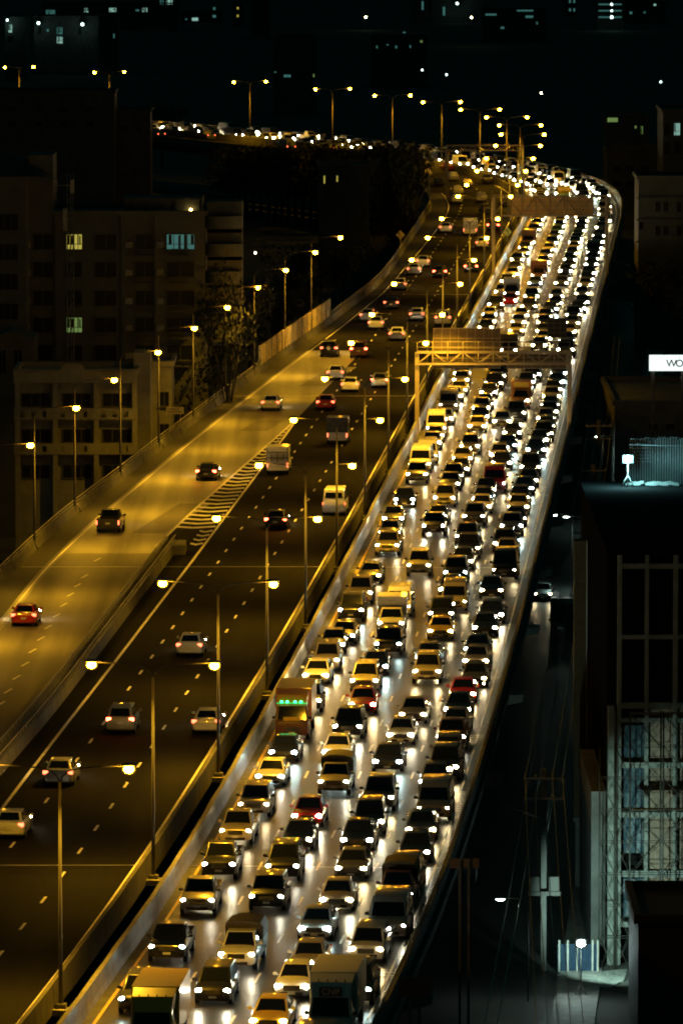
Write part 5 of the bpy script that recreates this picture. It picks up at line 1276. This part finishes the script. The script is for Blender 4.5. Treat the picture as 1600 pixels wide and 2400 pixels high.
# sign backs just outside the right parapet
for i, (x0, v0, x1, v1, lab) in enumerate(((1053, 2013, 1122, 2036, "brown sign back on posts outside the right parapet, upper one"), (933, 2293, 1009, 2337, "brown sign back on posts outside the right parapet, at the bottom edge"))):
    Y = W((x0 + x1) / 2, v1 + 60, 0).y - 20; p0, p1 = PY(x0, v1, Y), PY(x1, v0, Y)
    rt = empty("road_sign", ((p0.x + p1.x) / 2, Y, ZG), label=lab, cat="sign"); hw = (p1.x - p0.x) / 2
    bm = bmesh.new(); box(bm, -hw, hw, 0, .06, p0.z - ZG, p1.z - ZG); mk("panel", bm, mat("brown_sign_back", (.16, .09, .05), .6, noise=.2), rt)
    bm = bmesh.new()
    for q in (-hw * .3, hw * .3): box(bm, q - .06, q + .06, -.1, -.003, 0, p1.z - ZG)
    mk("post", bm, M_DCONC, rt)

# ------------------------------------------------------------------ trees
M_LEAF = mat("foliage", (.014, .019, .009), .8, noise=.5, nscale=1.5)
M_BARK = mat("bark", (.03, .025, .018), .9)
def tree_tpl(seed, h, r):
    rr = random.Random(seed); rt = empty("tree", link=False)
    bm = bmesh.new(); tube(bm, [(0, 0, 0), (.1, .1, h * .3), (0, .2, h * .55)], .28, 7, r1=.14)
    for k in range(6):
        a = rr.uniform(0, 6.28); tube(bm, [(0, .1, h * .4), (math.cos(a) * r * .3, math.sin(a) * r * .3, h * .6), (math.cos(a) * r * .7, math.sin(a) * r * .7, h * .78)], .1, 5, r1=.03)
    mk("trunk", bm, M_BARK, rt, link=False)
    bm = bmesh.new(); blobs = [(Vector((rr.gauss(0, r * .45), rr.gauss(0, r * .45), h * .45 + rr.random() * h * .5)), rr.uniform(.25, .5) * r) for _ in range(16)]
    for c, s in blobs:
        for _ in range(130):
            d = Vector((rr.gauss(0, 1), rr.gauss(0, 1), rr.gauss(0, .8))).normalized() * s * rr.uniform(.55, 1.08); p = c + d
            u = Vector((rr.uniform(-1, 1), rr.uniform(-1, 1), rr.uniform(-1, 1))).normalized(); w = u.orthogonal().normalized(); L = rr.uniform(.14, .3)
            bm.faces.new([bm.verts.new(q) for q in (p - u * L, p + w * L * .5, p + u * L, p - w * L * .5)])
    mk("crown", bm, M_LEAF, rt, link=False)
    return rt
TT = [tree_tpl(s, h, r) for s, h, r in ((1, 11, 3.4), (2, 9, 3.0), (3, 13, 4.2))]
def LGY(x):
    # depth just short of the left road edge for a picture column
    for y in np.arange(1250, 1000, -2.0):
        if (x - 800) / F * y < XL(y) - 4.5: return float(y)
    return 1000.0
TREES = [(20, 1180, 2, "leafy tree at the left edge below the balustraded house"), (95, 1190, 0, "leafy tree between the first two ramp lamps"), (215, 1120, 1, "tree in front of the balustraded house's lower floor"),
         (330, 1130, 0, "dark tree right of the balustraded house near the parapet"), (418, 1050, 2, "tall dark tree just left of the fourth ramp lamp"), (470, 1010, 1, "dark tree behind the small yellow notice board"),
         (500, 830, 2, "tall slim dark tree against the balconies of the apartment block"), (585, 900, 0, "dark tree left of the noise wall's lower end"), (655, 850, 1, "dark tree behind the middle of the noise wall"),
         (715, 800, 2, "dark tree behind the upper end of the noise wall"), (805, 720, 1, "dark tree beyond the noise wall by the road edge"), (880, 660, 0, "dark tree near the left curve sign"),
         (1545, 800, 2, "palm dark tree standing before the amber lit house"), (1500, 470, 0, "dark tree left of the tall pale block"), (355, 245, 2, "faint tree lit amber behind the far left lamps")]
for x, v, k, lab in TREES:
    p = W(x, v, ZG)
    if x == 1545: p = Vector((PY(1560, 600, 880).x, 880, ZG))
    if x == 1500: p = Vector((PY(1575, 350, 1140).x, 1140, ZG))
    if x == 355: p = Vector((PY(380, 220, 1420).x, 1420, ZG))
    c = copy_tree(TT[k]); c.location = p; c.rotation_euler = (0, 0, x); s = 1.0 + ((x * 7) % 5) * .06
    if x == 500: p = Vector((PY(531, 700, 668).x, 668, ZG)); c.location = p; s = 1.9
    c.scale = (s * .45 if x == 500 else s,) * 2 + (s,); tag(c, lab, "tree", "trees around the viaduct")
block("dark_hall", -60, 218, 268, 1170, 14, M_DCONC, "long dark hall hiding the far road below the two leftmost double lamps", grid([30, 90, 150, 210], [255, 290], 16, 9))
block("dark_hall", 268, 262, 352, 1180, 14, M_DCONC, "lower dark hall where the distant traffic first appears", grid([290, 325], [300], 14, 9))
for i in range(26):
    x = 545 + i * 16.5; Y = LGY(x); c = copy_tree(TT[(0, 1, 0, 2)[i % 4]]); h = (11, 9, 11, 13)[i % 4]
    vt = 352 - (x - 545) * .004 if x < 700 else 345 + (x - 700) * .03
    X = (x - 800) / F * Y; zt = PY(x, vt + random.uniform(-5, 7), Y).z; s = (zt - ZG) / h
    c.location = (X, Y, ZG); c.scale = (1.35, 1.35, s); c.rotation_euler = (0, 0, i)
    tag(c, "dark tree in the row hiding the bend, %s of the row from the left" % ordn[i + 1], "tree", "dark trees along the far bend")
# lone dark pole by the bend
p = W(1012, 465, 0); rt = empty("sign_pole", (p.x - .5, p.y, ZG), label="tall thin dark pole at the left road edge on the bend", cat="pole")
bm = bmesh.new(); tube(bm, [(0, 0, 0), (0, 0, -ZG + 7.5)], .14, 8, r1=.09); mk("pole", bm, M_STEEL, rt)
bm = bmesh.new(); box(bm, -.3, .3, -.2, .2, -ZG + .5, -ZG + 1.4); mk("control_box", bm, M_STEEL, rt)
# lady: lone lamps etc. end
# ------------------------------------------------------------------ humid night air
bm = bmesh.new(); box(bm, -700, 700, -60, 3200, ZG - 1.0, 62)
hz = bpy.data.materials.new("haze"); hz.use_nodes = True; nt = hz.node_tree; nt.nodes.remove(nt.nodes["Principled BSDF"])
pv = nt.nodes.new("ShaderNodeVolumePrincipled"); pv.inputs["Density"].default_value = HAZE; pv.inputs["Anisotropy"].default_value = HAZE_G
pv.inputs["Color"].default_value = (.85, .95, .95, 1); nt.links.new(pv.outputs[0], nt.nodes["Material Output"].inputs["Volume"])
if HAZE > 0: tag(mk("haze", bm, hz), kind="stuff")
print("VEHICLES", len(FINAL), "individual", min(IND, len(FINAL)), "left", len(LC), "objects", len(COL.objects))
